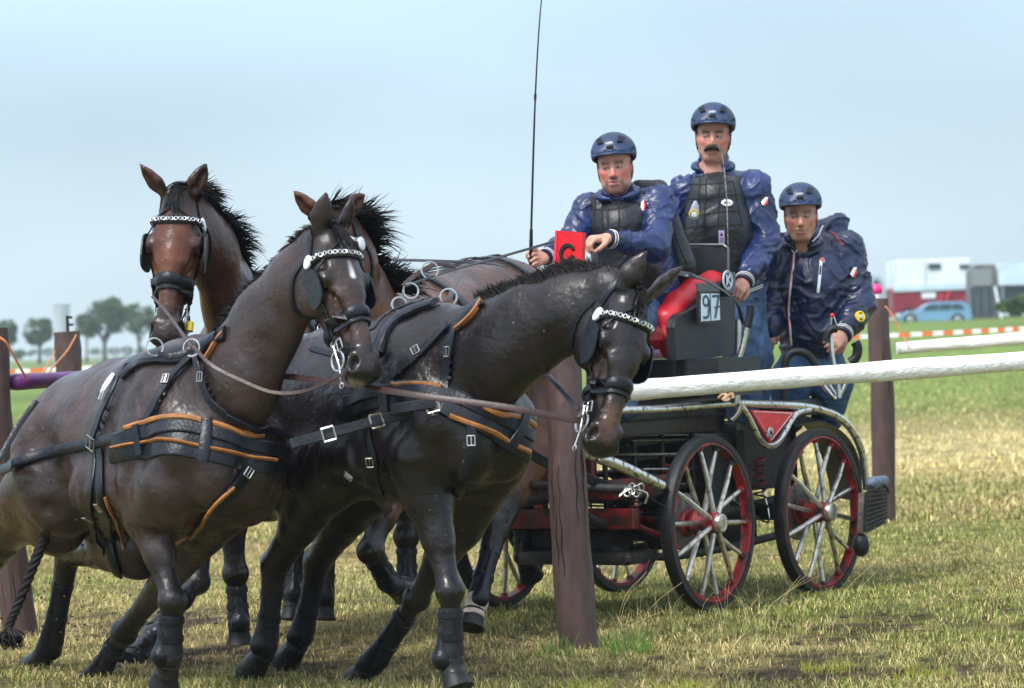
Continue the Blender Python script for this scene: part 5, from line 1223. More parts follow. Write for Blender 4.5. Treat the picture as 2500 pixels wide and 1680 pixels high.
# front bumper tube and swingle gear
CT('bumper_tube', [CP(1400, 1090, .50), CP(1430, 1106, .54), CP(1520, 1140, .60), CP(1614, 1186, .64)], .029, 'chrome_dirty', 14, 4)
CT('splinter_bar', [P(1300, 1185, 16.35), P(1560, 1196, 16.3)], .024, 'dirty_black', 10, 0); CT('pole_shaft', [CL(xF + .3, 0, .62), CL(xF + 1.0, 0, .62), CL(xF + 2.6, .05, .75)], .035, 'dirty_black', 10, 3)
mb = MB(); c = P(1548, 1200, 16.25)
for k in range(4): mb.ring(c + Vector((.02 * k - .03, 0, .012 * (k % 2))), Vector((.3 * k - .4, -1, .5 - .3 * k)), .026, .005, 14, 5, sx=.7)
mb.tube([c + Vector((-.07, 0, -.02)), c + Vector((-.02, 0, .01)), c + Vector((.06, 0, -.01)), c + Vector((.05, 0, -.06))], .006, 6, sm=4); mb.build('shackle', 'steel', CAR)
CT('stay_cable', [P(1570, 1205, 16.3), P(1632, 1243, 16.4)], .004, 'rubber', 5, 0)
for (p, q) in (((1130, 1290), (1240, 1275)), ((1340, 1275), (1590, 1290)), ((1360, 1300), (1600, 1315))): CT('under_tube', [P(*p, 17.3), P(*q, 17.3)], .02, 'dirty_black', 8, 0)
CB('axle_box', xF + .05, -.1, .36, .3, .5, .12, 'dirty_black', .02); CB('axle_box', xF + .3, .1, .30, .3, .7, .06, 'dirty_black', .02)
# seat
yS = .40; Zc = Vector((0, 0, 1))
red = [(1640, 870), (1622, 845), (1603, 815), (1600, 780), (1613, 752), (1640, 725), (1668, 702), (1704, 676), (1740, 662), (1775, 657), (1792, 668), (1790, 700), (1760, 720), (1720, 740), (1680, 765), (1645, 800)]
def cushion(name, poly, y, th, m, rnd=.03):
    F = Flesh(); pts = [CP(u, v, y) for u, v in poly]
    return pts
F = Flesh(); cen = [(1632, 860), (1622, 820), (1628, 780), (1655, 742), (1695, 708), (1735, 688), (1775, 682)]
cp_ = [CP(u, v, yS - .05) for u, v in cen]; F.chain(cp_, [.036, .048, .064, .062, .062, .052, .042], .03, tuple(nC), 1.1); V, Q = F.mesh(.008); st = link_mesh('seat_bolster', V, Q, 'red_leather', CAR)
F = Flesh(); F.chain([p - nC * .78 for p in cp_], [.036, .048, .064, .062, .062, .052, .042], .03, tuple(nC), 1.1); V, Q = F.mesh(.012); link_mesh('seat_bolster', V, Q, 'red_leather', CAR)
mb = MB(); pp_ = smoothpath([p + nC * .075 + Zc * .004 for p in cp_[2:]], 8); mb.ribbon(pp_, [nC + Zc * .5] * len(pp_), .004, .006); mb.build('seam', 'crack', st)
pan = [(1640, 880), (1637, 800), (1640, 780), (1652, 768), (1680, 757), (1703, 742), (1712, 730), (1784, 724), (1784, 800), (1780, 858), (1772, 868), (1700, 876)]
MB().prism([CP(u, v, yS + .045) for u, v in pan], nC, .05).build('seat_side_panel', 'black_leather', CAR, False)
mb = MB(); edge = smoothpath([CP(u, v, yS + .072) for u, v in ((1643, 872), (1640, 800), (1646, 782), (1680, 761), (1706, 745), (1716, 734), (1780, 730))], 8)
for i in range(0, len(edge) - 1, 1): mb.tube([edge[i], edge[i].lerp(edge[i + 1], .5)], .0028, 4)
mb.build('stitching', 'dirty_black', CAR)
MB().prism([CP(u, v, yS + .02) for u, v in ((1650, 878), (1756, 872), (1750, 925), (1760, 965), (1668, 968), (1652, 925))], nC, .5).build('seat_box', 'black_leather', CAR, False)
F = Flesh(); xs = (CP(1700, 800, yS) - OC).dot(fC)
zs = CP(1700, 760, yS).z - OC.z
CB('seat_cushion', xs + .10, 0, zs - .12, .5, .76, .14, 'red_leather', .05)
bp = [P(1664, 720, 17.85), P(1664, 606, 17.85), P(1672, 598, 17.85), P(1765, 598, 17.72), P(1777, 606, 17.7), P(1777, 720, 17.7)]
MB().prism(bp, (0.1, -1, 0), .06).build('backrest', 'black_leather', CAR, False); mb = MB(); mb.tube([p + Vector((0, -.03, 0)) for p in bp], .008, 6); mb.build('backrest_trim', mat('trim_grey', (.06, .07, .085), .35), CAR)
# number plate: 97
pl = [CP(1704, 790, yS + .11), CP(1757, 788, yS + .11), CP(1754, 711, yS + .11), CP(1703, 712, yS + .11)]
MB().prism(pl, nC, .016).build('number_plate', 'carriage_black', CAR, False)
def inq(s, t): return pl[0].lerp(pl[1], s).lerp(pl[3].lerp(pl[2], s), t)
mat('plate_white', (.62, .74, .82), .3); mat('plate_blue', (.02, .05, .09), .4)
for (s0, s1, sk) in ((.08, .47, .0), (.53, .93, .02)): MB().prism([inq(s0, .07) + nC * .011, inq(s1, .07 + sk) + nC * .011, inq(s1, .93 - sk) + nC * .011, inq(s0, .93) + nC * .011], nC, .004).build('number_card', 'plate_white', CAR, False)
mb = MB(); g9 = []; 
for i in range(17): q = math.radians(-20 + i * 340 / 16); g9.append(inq(.275 + .125 * math.cos(q), .70 + .15 * math.sin(q)))
mb.ribbon([p + nC * .014 for p in g9], [nC] * 17, .013, .002); g = smoothpath([inq(.40, .74), inq(.40, .42), inq(.34, .20), inq(.13, .18)], 5); mb.ribbon([p + nC * .0165 for p in g], [nC] * len(g), .013, .002); mb.build('digit_nine', 'plate_blue', CAR, False)
mb = MB(); mb.ribbon([p + nC * .014 for p in (inq(.58, .84), inq(.75, .85), inq(.90, .85))], [nC] * 3, .013, .002); mb.ribbon([p + nC * .0165 for p in (inq(.87, .84), inq(.78, .5), inq(.68, .16))], [nC] * 3, .013, .002); mb.ribbon([p + nC * .019 for p in (inq(.64, .48), inq(.9, .52))], [nC] * 2, .008, .002); mb.build('digit_seven', 'plate_blue', CAR, False)
# K emblem
kp = [CP(1747, 668, yS + .13), CP(1797, 664, yS + .10), CP(1795, 722, yS + .10), CP(1747, 706, yS + .13)]
MB().prism([CP(1768, 662, yS + .12), CP(1794, 666, yS + .12), CP(1792, 716, yS + .12), CP(1766, 712, yS + .12)], nC, .012).build('emblem_plate', 'trim_grey', CAR, False)
MB().prism([CP(1703, 712, yS + .12), CP(1700, 692, yS + .12), CP(1770, 690, yS + .12), CP(1756, 711, yS + .12)], nC, .012).build('emblem_bracket', 'trim_grey', CAR, False)
kc = CP(1774, 684, yS + .14); mb = MB(); kx = fC * -1
mb.disc(kc, nC, .048, .01, 30); mb.build('emblem_disc', 'carriage_black', CAR); mb = MB(); mb.ring(kc + nC * .006, nC, .047, .003, 32, 6); mb.ring(kc + nC * .006, nC, .038, .002, 32, 6)
o3 = kc + nC * .008
for p, q in (((-.009, -.026), (-.009, .026)), ((-.006, -.002), (.016, .026)), ((-.004, .002), (.020, -.026))):
    mb.ribbon([o3 + kx * p[0] * 1.3 + Zc * p[1], o3 + kx * q[0] * 1.3 + Zc * q[1]], [nC] * 2, .010, .003)
mb.build('emblem_letter', 'plate_white', CAR)
free('seat_belt', [(1655, 668, 16.15), (1690, 674, 16.1), (1730, 690, 16.3), (1770, 715, 16.5), (1800, 745, 16.7), (1812, 790, 16.9)], .03, 'leather', .006, (0, -1, .6), parent=CAR)
# handles
def handle(pts, y, label=None, grip=None):
    CT('grab_handle', [P(*q) for q in pts], .016, 'steel', 12, 5)
    if grip: CT('handle_grip', [P(*q) for q in grip], .020, 'rubber', 12, 5)
handle([(1826, 790, 17.3), (1815, 840, 17.3), (1800, 900, 17.3), (1796, 985, 17.3)], 0, grip=[(1832, 745, 17.3), (1832, 765, 17.3), (1824, 800, 17.3)])
handle([(1803, 780, 17.5), (1802, 850, 17.5), (1800, 985, 17.5)], 0)
handle([(1808, 985, 17.35), (1800, 1010, 17.35), (1785, 1025, 17.35)], 0)
CT('handle_grip', [P(1916, 905, 18.0), P(1920, 876, 18.0), P(1938, 860, 18.0), P(1965, 862, 18.0), P(1984, 880, 18.0), P(1998, 898, 18.0)], .021, 'rubber', 12, 5)
CT('grab_handle', [P(1998, 895, 18.0), P(2010, 940, 18.0), P(2040, 975, 18.0)], .013, 'steel', 10, 4); CT('grab_handle', [P(1914, 905, 18.0), P(1916, 975, 18.0)], .015, 'rubber', 10, 3)
CT('grab_handle', [P(2026, 800, 17.75), P(2032, 872, 17.75), P(2044, 930, 17.75), P(2048, 972, 17.75)], .014, 'steel', 10, 4); CT('grab_handle', [P(2068, 930, 17.9), P(2052, 965, 17.9)], .010, 'steel', 8, 2); CT('grab_handle', [P(2018, 930, 17.9), P(2040, 965, 17.9)], .010, 'steel', 8, 2)
CT('handle_grip', [P(2017, 835, 17.7), P(2022, 812, 17.7), P(2036, 802, 17.7), P(2046, 806, 17.7)], .02, 'rubber', 12, 5)
CT('handle_grip', [P(2076, 885, 18.2), P(2090, 872, 18.2), P(2094, 850, 18.2), P(2088, 835, 18.2)], .026, 'rubber', 12, 4)
mb = MB(); mb.tube([P(2030, 770, 17.72), P(2028, 800, 17.72)], .006, 6); mb.tube([P(2034, 770, 17.72), P(2044, 800, 17.72)], .006, 6); mb.build('lever_fork', 'steel', CAR); MB().sphere(P(2032, 770, 17.72), .012, n=10, m=6).build('lever_knob', 'red_paint', CAR)
CT('rope_tie', [P(1755, 972, 16.9), P(1768, 962, 16.88), P(1780, 975, 16.86), P(1765, 976, 16.86), P(1786, 962, 16.86), P(1790, 972, 16.86)], .009, mat('rope_tan', (.5, .32, .18), .8, var=.3, bump=.4, bscale=200), 7, 4)
# basket hung at the back
bx = (P(2140, 1245, 18.3) - OC).dot(fC); mb = MB(); c0 = [P(2117, 1185, 17.95), P(2165, 1185, 18.45), P(2165, 1275, 18.45), P(2113, 1302, 17.95)]
e1 = c0[1] - c0[0]; dn = (e1.cross(Zc)).normalized()
for i in range(13): mb.tube([c0[0].lerp(c0[1], i / 12), c0[3].lerp(c0[2], i / 12)], .004, 5)
for i in range(11): mb.tube([c0[0].lerp(c0[3], i / 10), c0[1].lerp(c0[2], i / 10)], .004, 5)
bs = mb.build('basket', 'dirty_black', CAR); MB().prism([c0[0].lerp(c0[3], .15) - dn * .03, c0[1].lerp(c0[2], .15) - dn * .03, c0[2] - dn * .03, c0[3] - dn * .03], dn, .03).build('basket_load', mat('sack', (.10, .085, .07), .9, var=.5, vscale=9, bump=.6), bs, False)
F = Flesh(); F.cone(P(2128, 1180, 18.1), P(2158, 1174, 18.3), .035, .03, .03); V, Q = F.mesh(.012); link_mesh('folded_cloth', V, Q, mat('cloth_blue', (.10, .14, .20), .6, var=.3, bump=.7, bscale=25), bs)
mb = MB(); mb.ring(P(2148, 1205, 18.2), (0, -1, 0), .05, .008, 16, 6, part=.6); mb.build('basket_handle', 'rubber', bs)
MB().sphere(P(2102, 1330, 18.0), (.045, .05, .065), n=16, m=10).build('tow_hitch', 'rubber', CAR)

# cables, coil springs and small fittings under the body
_rc = random.Random(12)
for i in range(9):
    x = _rc.uniform(-.1, 1.5); y = _rc.uniform(-.3, .35); z = _rc.uniform(.35, .8)
    CT('brake_line', [CL(x, y, z), CL(x + _rc.uniform(.1, .3), y + _rc.uniform(-.1, .1), z - _rc.uniform(.02, .2)), CL(x + _rc.uniform(.3, .6), y, z + _rc.uniform(-.15, .1))], .006, 'rubber' if i % 3 else 'steel', 6, 5)
for x in (.1, xF - .15, xF + .2):
    for y in (-.32, .34):
        c = CL(x, y, .52); pts = [c + Vector((math.cos(t * .8) * .032, math.sin(t * .8) * .032, t * .0052)) for t in range(0, 44)]
        CT('coil_spring', pts, .006, 'dirty_red', 5, 0)
for x, y, z in ((.75, .27, .56), (1.0, .27, .50), (1.25, .27, .56), (xF - .2, .36, .50), (.4, .3, .5)):
    mb = MB(); mb.disc(CL(x, y, z), nC, .022, .03, 8); mb.build('bolt_head', 'chrome_dirty', CAR)
for (p, q) in (((1345, 1120), (1590, 1135)), ((1360, 1155), (1500, 1160)), ((1350, 1232), (1480, 1236)), ((1130, 1255), (1245, 1262))): CT('step_edge', [P(*p, 17.5), P(*q, 17.55)], .006, 'chrome_dirty', 6, 0)
# ------------------------------------------------------------------ the three men
mat('skin', (.5, .25, .18), .5, attr=True, var=.12, vscale=30, bump=.08, bscale=70, sss=.06)
mat('jacket_dark', (.004, .011, .050), .36, var=.3, vscale=7, bump=.10, bscale=30, detail=3, spec=.6); mat('jacket', (.006, .021, .098), .38, var=.3, vscale=7, bump=.10, bscale=30, detail=3, spec=.6)
mat('vest', (.010, .0125, .018), .42, var=.3, vscale=6, bump=.15, bscale=60); mat('vest_seam', (.003, .003, .005), .8)
mat('helmet', (.008, .028, .085), .45, var=.25, vscale=6, bump=.08, bscale=150, spec=.55); mat('helmet_dark', (.006, .008, .012), .5)
mat('jeans', (.035, .078, .16), .85, var=.35, vscale=14, bump=.3, bscale=40); mat('white_trim', (.75, .74, .68), .5); mat('teeth', (.7, .68, .6), .3); mat('hair_dark', (.015, .011, .009), .6, var=.4)
mat('eyewhite', (.34, .29, .26), .25); mat('watch_grey', (.35, .37, .4), .3, .6); mat('lcd', (.55, .62, .52), .2); mat('navy', (.008, .012, .045), .5)
def axes(yaw, pitch=0, roll=0):
    "face forward, up, and the side at the viewer's right when the face looks at the camera"
    fw = Vector((math.sin(yaw), -math.cos(yaw), 0)); fw = (fw * math.cos(pitch) + Z3 * math.sin(pitch)).normalized()
    sd_ = Vector((math.cos(yaw), math.sin(yaw), 0)); up = sd_.cross(fw).normalized(); up = up if up.z > 0 else -up
    sd2 = (sd_ * math.cos(roll) - up * math.sin(roll)).normalized(); up2 = (up * math.cos(roll) + sd_ * math.sin(roll)).normalized()
    return fw, up2, sd2
SKIN = np.array((.52, .27, .20))
def person(loc, label, group='men riding on the carriage'):
    return thing('person', loc, label, 'person', group)
def head(F, c, ax_, s=1.0, jaw=1.0, mouth=.3):
    "c: middle of the head at eye height"
    fw, up, sd_ = ax_
    def h(x, y, z): return c + sd_ * (x * s) + fw * (y * s) + up * (z * s)
    k = .014
    F.ell(h(0, -.015, .038), (.076 * s, .094 * s, .088 * s), (sd_, fw, up), k)
    F.ell(h(0, .018, -.03), (.066 * s, .070 * s, .085 * s), (sd_, fw, up), .02)
    F.ell(h(0, .030, -.085), (.048 * jaw * s, .046 * s, .034 * s), (sd_, fw, up), .025)
    F.cone(h(-.030, .050, -.105), h(.030, .050, -.105), .016 * s, .016 * s, .02)
    for q in (-1, 1):
        F.cone(h(q * .045, .01, -.075), h(q * .058, -.015, -.03), .020 * jaw * s, .02 * s, .02)
        F.cone(h(q * .036, .060, -.024), h(q * .055, .035, -.016), .016 * s, .014 * s, .015)   # cheek
        F.cone(h(q * .012, .083, .019), h(q * .048, .066, .021), .008 * s, .008 * s, .010)       # brow
        F.ell(h(q * .031, .086, -.001), (.017 * s, .012 * s, .010 * s), (sd_, fw, up), .010, op=-1)
        F.ell(h(q * .031, .068, -.001), (.0145 * s, .0125 * s, .0115 * s), (sd_, fw, up), .004)
        F.cone(h(q * .019, .081, .0052), h(q * .044, .073, .0044), .0044 * s, .0040 * s, .003); F.cone(h(q * .020, .079, -.0075), h(q * .043, .072, -.0078), .0032 * s, .003 * s, .003)
        F.ell(h(q * .076, -.012, -.012), (.009 * s, .020 * s, .031 * s), (sd_, fw, up), .006)        # ear
        F.ell(h(q * .084, -.008, -.010), (.004 * s, .011 * s, .019 * s), (sd_, fw, up), .004, op=-1)
        F.ell(h(q * .010, .096, -.040), (.009 * s, .009 * s, .007 * s), (sd_, fw, up), .006)     # nostril wing
    F.cone(h(0, .080, .010), h(0, .103, -.032), .009 * s, .0125 * s, .010); F.ell(h(0, .102, -.036), (.012 * s, .011 * s, .010 * s), (sd_, fw, up), .006)
    F.cone(h(-.019, .082, -.063), h(.019, .082, -.063), .0065 * s, .0065 * s, .006); F.cone(h(0, .089, -.062), h(0, .090, -.062), .006, .006, .006)
    F.cone(h(-.016, .080, -.078), h(.016, .080, -.078), .0075 * s, .0075 * s, .006)
    F.cone(h(-.023, .090, -.0705), h(.023, .090, -.0705), .0022 + .004 * mouth, .0022 + .004 * mouth, .004, op=-1)
    F.cone(h(0, -.02, -.06), h(0, -.045, -.15), .052 * s, .056 * s, .03)
    return h
def facecol(h, s, V, red=.5, lips=(.48, .13, .12), brow=(.05, .03, .02), stubble=None, mous=None, sk=None):
    C = np.tile(sk if sk is not None else SKIN, (len(V), 1)).astype(float)
    for q in (-1, 1):
        paint(C, V, h(q * .040, .065, -.030), h(q * .052, .05, -.034), .012, .034, (.62, .16, .12), red)
        paint(C, V, h(q * .016, .088, .019), h(q * .046, .073, .022), .003, .007, brow, .9)
        paint(C, V, h(q * .022, .078, -.001), h(q * .040, .074, -.001), .005, .008, (.20, .09, .07), .75)
        paint(C, V, h(q * .078, -.01, -.01), h(q * .08, -.01, .01), .02, .02, (.60, .17, .13), red)
    paint(C, V, h(0, .10, -.025), h(0, .104, -.036), .008, .018, (.62, .15, .12), red)
    if stubble: paint(C, V, h(-.04, .05, -.10), h(.04, .05, -.10), .016, .022, stubble, .8); paint(C, V, h(-.02, .088, -.052), h(.02, .088, -.052), .002, .012, stubble, .8); paint(C, V, h(-.034, .07, -.07), h(-.04, .06, -.1), .004, .02, stubble, .7); paint(C, V, h(.034, .07, -.07), h(.04, .06, -.1), .004, .02, stubble, .7)
    paint(C, V, h(-.018, .088, -.065), h(.018, .088, -.065), .0015, .006, lips, .8); paint(C, V, h(-.015, .086, -.079), h(.015, .086, -.079), .003, .006, lips, .8)
    paint(C, V, h(-.020, .088, -.0705), h(.020, .088, -.0705), .0012, .003, (.04, .010, .010), .95)
    return C
def hand(F, wrist, dirv, palmn, s=1.0, curl=1.2, thumbside=1, spread=.1, out=None):
    "palm plus four curled fingers and a thumb"
    d = Vector(dirv).normalized(); n = Vector(palmn); n = (n - d * n.dot(d)).normalized(); a = d.cross(n).normalized() * thumbside
    pal = wrist + d * .05 * s
    F.cone(wrist - d * .03, wrist + d * .01, .024 * s, .025 * s, .012, tuple(n), .75)
    F.cone(wrist + d * .01 + a * .018, wrist + d * .075 * s + a * .028, .018 * s, .015 * s, .016); F.cone(wrist + d * .01 - a * .016, wrist + d * .072 * s - a * .028, .018 * s, .014 * s, .016); F.cone(wrist + d * .02, wrist + d * .075 * s, .019 * s, .016 * s, .016)
    tips = []
    for i, (o, L, r) in enumerate(((.030, .070, .0095), (.0105, .080, .0098), (-.010, .075, .0092), (-.029, .060, .0082))):
        p = wrist + d * (.080 * s) + a * (o * s); ang = .35; lens = [L * .46, L * .32, L * .26]; F.ell(p - n * -.004, .011 * s, None, .006)
        for j, l in enumerate(lens):
            ang += curl * (.75 if j else .55); dd = d * math.cos(ang) + n * math.sin(ang) + a * (spread * (1.5 - i) * .3); q = p + dd.normalized() * l * s
            F.cone(p, q, r * s * (1 - .08 * j), r * s * (.94 - .08 * j), .0035); p = q
        tips.append(p)
    p = wrist + d * .02 + a * .028 * s; q = p + (d * .6 + a * .6 + n * .55).normalized() * .038 * s; r = q + (d * .75 - a * .1 + n * .7).normalized() * .030 * s; t = r + (d * .5 - a * .6 + n * .5).normalized() * .024 * s
    F.cone(p, q, .016 * s, .012 * s, .010); F.cone(q, r, .0118 * s, .0105 * s, .004); F.cone(r, t, .0105 * s, .008 * s, .004)
def helmet(root, c, ax_, s=1.0):
    fw, up, sd_ = ax_
    def h(x, y, z): return c + sd_ * (x * s) + fw * (y * s) + up * (z * s)
    F = Flesh()
    F.ell(h(0, -.012, .070), (.118 * s, .136 * s, .111 * s), (sd_, fw, up), .02)
    F.cone(h(-.05, .100, .074), h(.05, .100, .074), .020 * s, .022 * s, .03)
    fw2 = (fw + up * .30).normalized(); up2 = sd_.cross(fw2); up2 = up2 if up2.dot(up) > 0 else -up2; F.ell(h(0, .02, -.042), (.24 * s, .26 * s, .095 * s), (sd_, fw2, up2), .006, op=-1); F.ell(h(0, -.01, .040), (.098 * s, .112 * s, .088 * s), (sd_, fw, up), .006, op=-1)
    # vents and grooves
    for q in (-1, 1):
        F.cone(h(q * .050, .100, .136), h(q * .062, .060, .168), .008 * s, .012 * s, .006, op=-1); F.cone(h(q * .092, .060, .075), h(q * .108, .020, .085), .006 * s, .007 * s, .006, op=-1)
        F.cone(h(q * .026, .122, .085), h(q * .012, .136, .062), .004, .004, .006, op=-1); F.cone(h(q * .04, .130, .060), h(q * .10, .06, .05), .003, .003, .008, op=-1)
    F.cone(h(-.016, .124, .104), h(.016, .124, .104), .007 * s, .008 * s, .005, op=-1)
    V, Q = F.mesh(.0055); V = relax(V, Q, 1, .4); hm = link_mesh('helmet', V, Q, 'helmet', root)
    F = Flesh(); pts = []
    for i in range(13):
        t = (i - 6) / 6; a = t * .98; pts.append(h(.116 * math.sin(a), .000 + .136 * math.cos(a) - .004 * t * t, .073 - .014 * abs(t) ** 2))
    mb = MB(); mb.ribbon(pts, [(up + (p - h(0, 0, .03)).normalized() * .55) for p in pts], [.008, .024, .032, .034, .034, .032, .024, .008], .008); mb.build('helmet_peak', 'helmet', hm)
    for q in (-1, 1):
        for k in range(4): MB().tube([h(q * (.040 + k * .007), .104 - k * .004, .128 - k * .001), h(q * (.050 + k * .008), .066 - k * .003, .158 - k * .004)], .0042, 5).build('vent_slot', 'helmet_dark', hm)
    mb = MB(); mb.box(h(0, .124, .104), (.034, .010, .014), (sd_, fw, up)); lg = mb.build('center_slot', 'helmet_dark', hm)  # dark box standing in for the shaded opening of the centre vent slot
    # raised lettering UVEX
    mb = MB(); x0 = -.0165; z0 = .121
    def st(p, q): mb.tube([h(p[0], .1235, p[1]), h(q[0], .1235, q[1])], .0016, 4)
    H_ = .0095
    for ch in 'uvex':
        W_ = .0064
        seg = {'u': [((0, 1), (0, 0)), ((0, 0), (1, 0)), ((1, 0), (1, 1))], 'v': [((0, 1), (.5, 0)), ((.5, 0), (1, 1))], 'e': [((0, 0), (0, 1)), ((0, 1), (1, 1)), ((0, .5), (1, .5)), ((0, 0), (1, 0))], 'x': [((0, 0), (1, 1)), ((0, 1), (1, 0))]}[ch]
        for p, q in seg: st((x0 + p[0] * W_, z0 + p[1] * H_), (x0 + q[0] * W_, z0 + q[1] * H_))
        x0 += .0092
    mb.build('helmet_lettering', 'tape_white', hm)
    for q in (-1, 1):
        mb = MB(); mb.ribbon(smoothpath([h(q * .088, .0, .03), h(q * .088, .0, -.02), h(q * .078, .010, -.07), h(q * .045, .030, -.118), h(0, .045, -.128)], 5), [sd_ * q - up * .3] * 21, .012, .003); mb.tube([h(q * .086, -.03, .03), h(q * .086, -.02, -.03), h(q * .080, .0, -.065)], .006, 6); mb.build('chin_strap', 'helmet_dark', root)
    return h
def eyes(root, h, s, look=0):
    for q in (-1, 1):
        MB().sphere(h(q * .031, .0705, -.001), (.0118 * s), n=12, m=8).build('eye', 'eyewhite', root)
        MB().sphere(h(q * .031 + look, .0785, -.001), (.0052 * s), n=10, m=6).build('iris', mat('iris', (.03, .04, .05), .1), root)
def folds(V, seed, amp, s):
    return fnoise(V, s, seed) * amp
def cloth(name, F, h, m, root, amp=.006, sc=30, seed=1, cuts=None):
    V, Q = F.mesh(h); V = relax(V, Q, 1, .4)
    # folds run across the sleeves and the body
    e = np.zeros_like(V); n1 = fnoise(V * np.array([1, 1, 1.6]), sc, seed); n2 = fnoise(V, sc * 2.1, seed + 9)
    me = bpy.data.meshes.new('t'); me.from_pydata([tuple(v) for v in V], [], [tuple(map(int, q)) for q in Q]); me.update()
    nr = np.empty(len(V) * 3, np.float32); me.vertex_normals.foreach_get('vector', nr); nr = nr.reshape(-1, 3); bpy.data.meshes.remove(me)
    W1 = np.array([(lambda a: (a[0], a[1], a[2]))(mnoise.noise_vector(Vector(p) * 4.0 + Vector((seed, 0, 0)))) for p in V]) * .16
    Wp = V + W1; rr1 = np.array([mnoise.noise(Vector((p[0] * sc * .36 + seed, p[1] * sc * .36, p[2] * sc * .62))) for p in Wp]); rr2 = np.array([mnoise.noise(Vector((p[0] * sc * .9, p[1] * sc * .9 + seed, p[2] * sc * 1.5))) for p in Wp])
    f1 = np.clip(1 - np.abs(rr1) * 5.0, 0, 1) ** 1.3; f2 = np.clip(1 - np.abs(rr2) * 4.0, 0, 1)
    V = V + nr * (amp * (1.0 * f1 + .28 * f2 - .3 + 1.3 * rr1))[:, None]
    return link_mesh(name, V, Q, m, root), V, Q
def sleeve(F, pts, rs, k=.03): F.chain(pts, rs, k)
def cuff(root, p, d, r, parent=None):
    d = Vector(d).normalized(); mb = MB(); mb.tube([p - d * .028, p - d * .02, p + d * .02, p + d * .026], [r * .9, r, r, r * .93], 18); c = mb.build('cuff', 'navy', root)
    for o in (-.008, .008): MB().ring(p + d * o, d, r * 1.01, .0028, 24, 5).build('cuff_stripe', 'white_trim', c)
def onmesh(V, Q): return BVHTree.FromPolygons([tuple(x) for x in V], [tuple(map(int, x)) for x in Q])
def collar(root, h, s, parent, R=.070, open_=.0, zc=-.135):
    F = Flesh(); n = 14; tt = [(-1 + 2 * i / n) * (math.pi - open_) for i in range(n + 1)]
    pts = [h(R * math.sin(t), -.020 - R * .98 * math.cos(t), zc + .018 * math.cos(t)) for t in tt]
    rr = [.013 * min(1, .45 + .25 * min(i, n - i)) + .002 for i in range(n + 1)]
    for i in range(n): F.cone(pts[i], pts[i + 1], rr[i], rr[i + 1], .008, tuple((h(0, 0, 1) - h(0, 0, 0)).normalized()), 1.0)
        
    for i in range(n): F.cone(pts[i] + (pts[i] - h(0, -.02, zc - .05)).normalized() * .028, pts[i + 1] + (pts[i + 1] - h(0, -.02, zc - .05)).normalized() * .028, rr[i], rr[i + 1], .022)
    V, Q = F.mesh(.006); return link_mesh('collar', V, Q, parent.data.materials[0], parent)
def patch(bvh, u, v, w, h_, parent, kind='crest', ang=0):
    d = ray(u, v); loc, nr, i, ds = bvh.ray_cast(CAM, d)
    if loc is None: return None
    if nr.dot(d) > 0: nr = -nr
    x = Vector((1, 0, 0)); x = (x - nr * x.dot(nr)).normalized(); y = nr.cross(x) * -1; y = y if y.z > 0 else -y
    ca, sa = math.cos(ang), math.sin(ang); x, y = x * ca + y * sa, y * ca - x * sa
    o = loc + nr * .006
    def q(a, b): return o + x * (a * w / 2) + y * (b * h_ / 2)
    if kind == 'crest':
        MB().prism([q(-1, 1), q(1, 1), q(1, -.2), q(.3, -1), q(-.4, -1), q(-1, -.2)], nr, .006).build('sleeve_crest', 'helmet_dark', parent, False)
        MB().prism([q(.1, .98), q(.9, .98), q(-.1, -.85), q(-.8, -.3)], nr, .010).build('crest_stripe', 'tape_white', parent, False)
        MB().prism([q(.95, .8), q(.95, -.15), q(.3, -.95), q(-.05, -.8)], nr, .012).build('crest_stripe', 'red_mark', parent, False)
    return o, nr, x, y
mat('red_mark', (.7, .05, .05), .4)
def vestgrid(root, bvh, rows, cols, w=.008):
    "dark grooves that divide the padded vest into blocks; points are photo points"
    for L in rows + cols:
        path = smoothpath([Vector((a, b, 0)) for a, b in L], 8); A = []; B = []
        for p in path:
            d = ray(p.x, p.y); loc, nr, i, ds = bvh.ray_cast(CAM, d)
            if loc is None: continue
            if nr.dot(d) > 0: nr = -nr
            A.append(loc - nr * .002); B.append(nr)
        if len(A) > 2: MB().ribbon(A, B, w, .0045).build('vest_seam', 'vest_seam', root)

# ---- driver: leans to the left, whip in one hand
YD = 17.45; D = person(P(1600, 900, YD), 'seated driver with stubble in a black padded vest holding a long whip')
axd = axes(-.16, -.06, -.06); cd = P(1501, 408, YD - .06); sD = 1.12
F = Flesh(); h = head(F, cd, axd, sD, jaw=1.12, mouth=.55)
neckb = P(1528, 520, YD + .05); chest = P(1545, 600, YD + .08); pel = P(1585, 770, YD + .12)
F.cone(neckb, chest, .10, .13, .06); F.cone(chest, pel, .14, .15, .06)
shL = P(1440, 516, YD + .05); shR = P(1608, 500, YD + .0); elR = P(1598, 602, YD - .22); wrR = P(1486, 583, YD - .42)
elL = P(1395, 590, YD - .08); wrL = P(1330, 628, YD - .38)
F.cone(shL, shR, .06, .06, .04); F.cone(shR, elR, .055, .045, .03); F.cone(elR, wrR, .042, .028, .03); F.cone(shL, elL, .055, .042, .03); F.cone(elL, wrL, .04, .027, .03)
hpR = P(1600, 800, YD); knR = P(1535, 800, YD - .5); F.cone(pel, knR, .11, .07, .04); knL = P(1470, 800, YD - .45); F.cone(pel, knL, .11, .07, .04)
F.cone(knR, P(1530, 990, YD - .55), .07, .045, .03); F.cone(knL, P(1465, 990, YD - .5), .07, .045, .03)
hand(F, wrR, (P(1435, 583, YD - .46) - wrR), (0, .15, -1), 1.12, 1.1, 1)
hand(F, wrL, (P(1292, 640, YD - .42) - wrL), (.15, -.35, .2), 1.05, 1.55, 1)
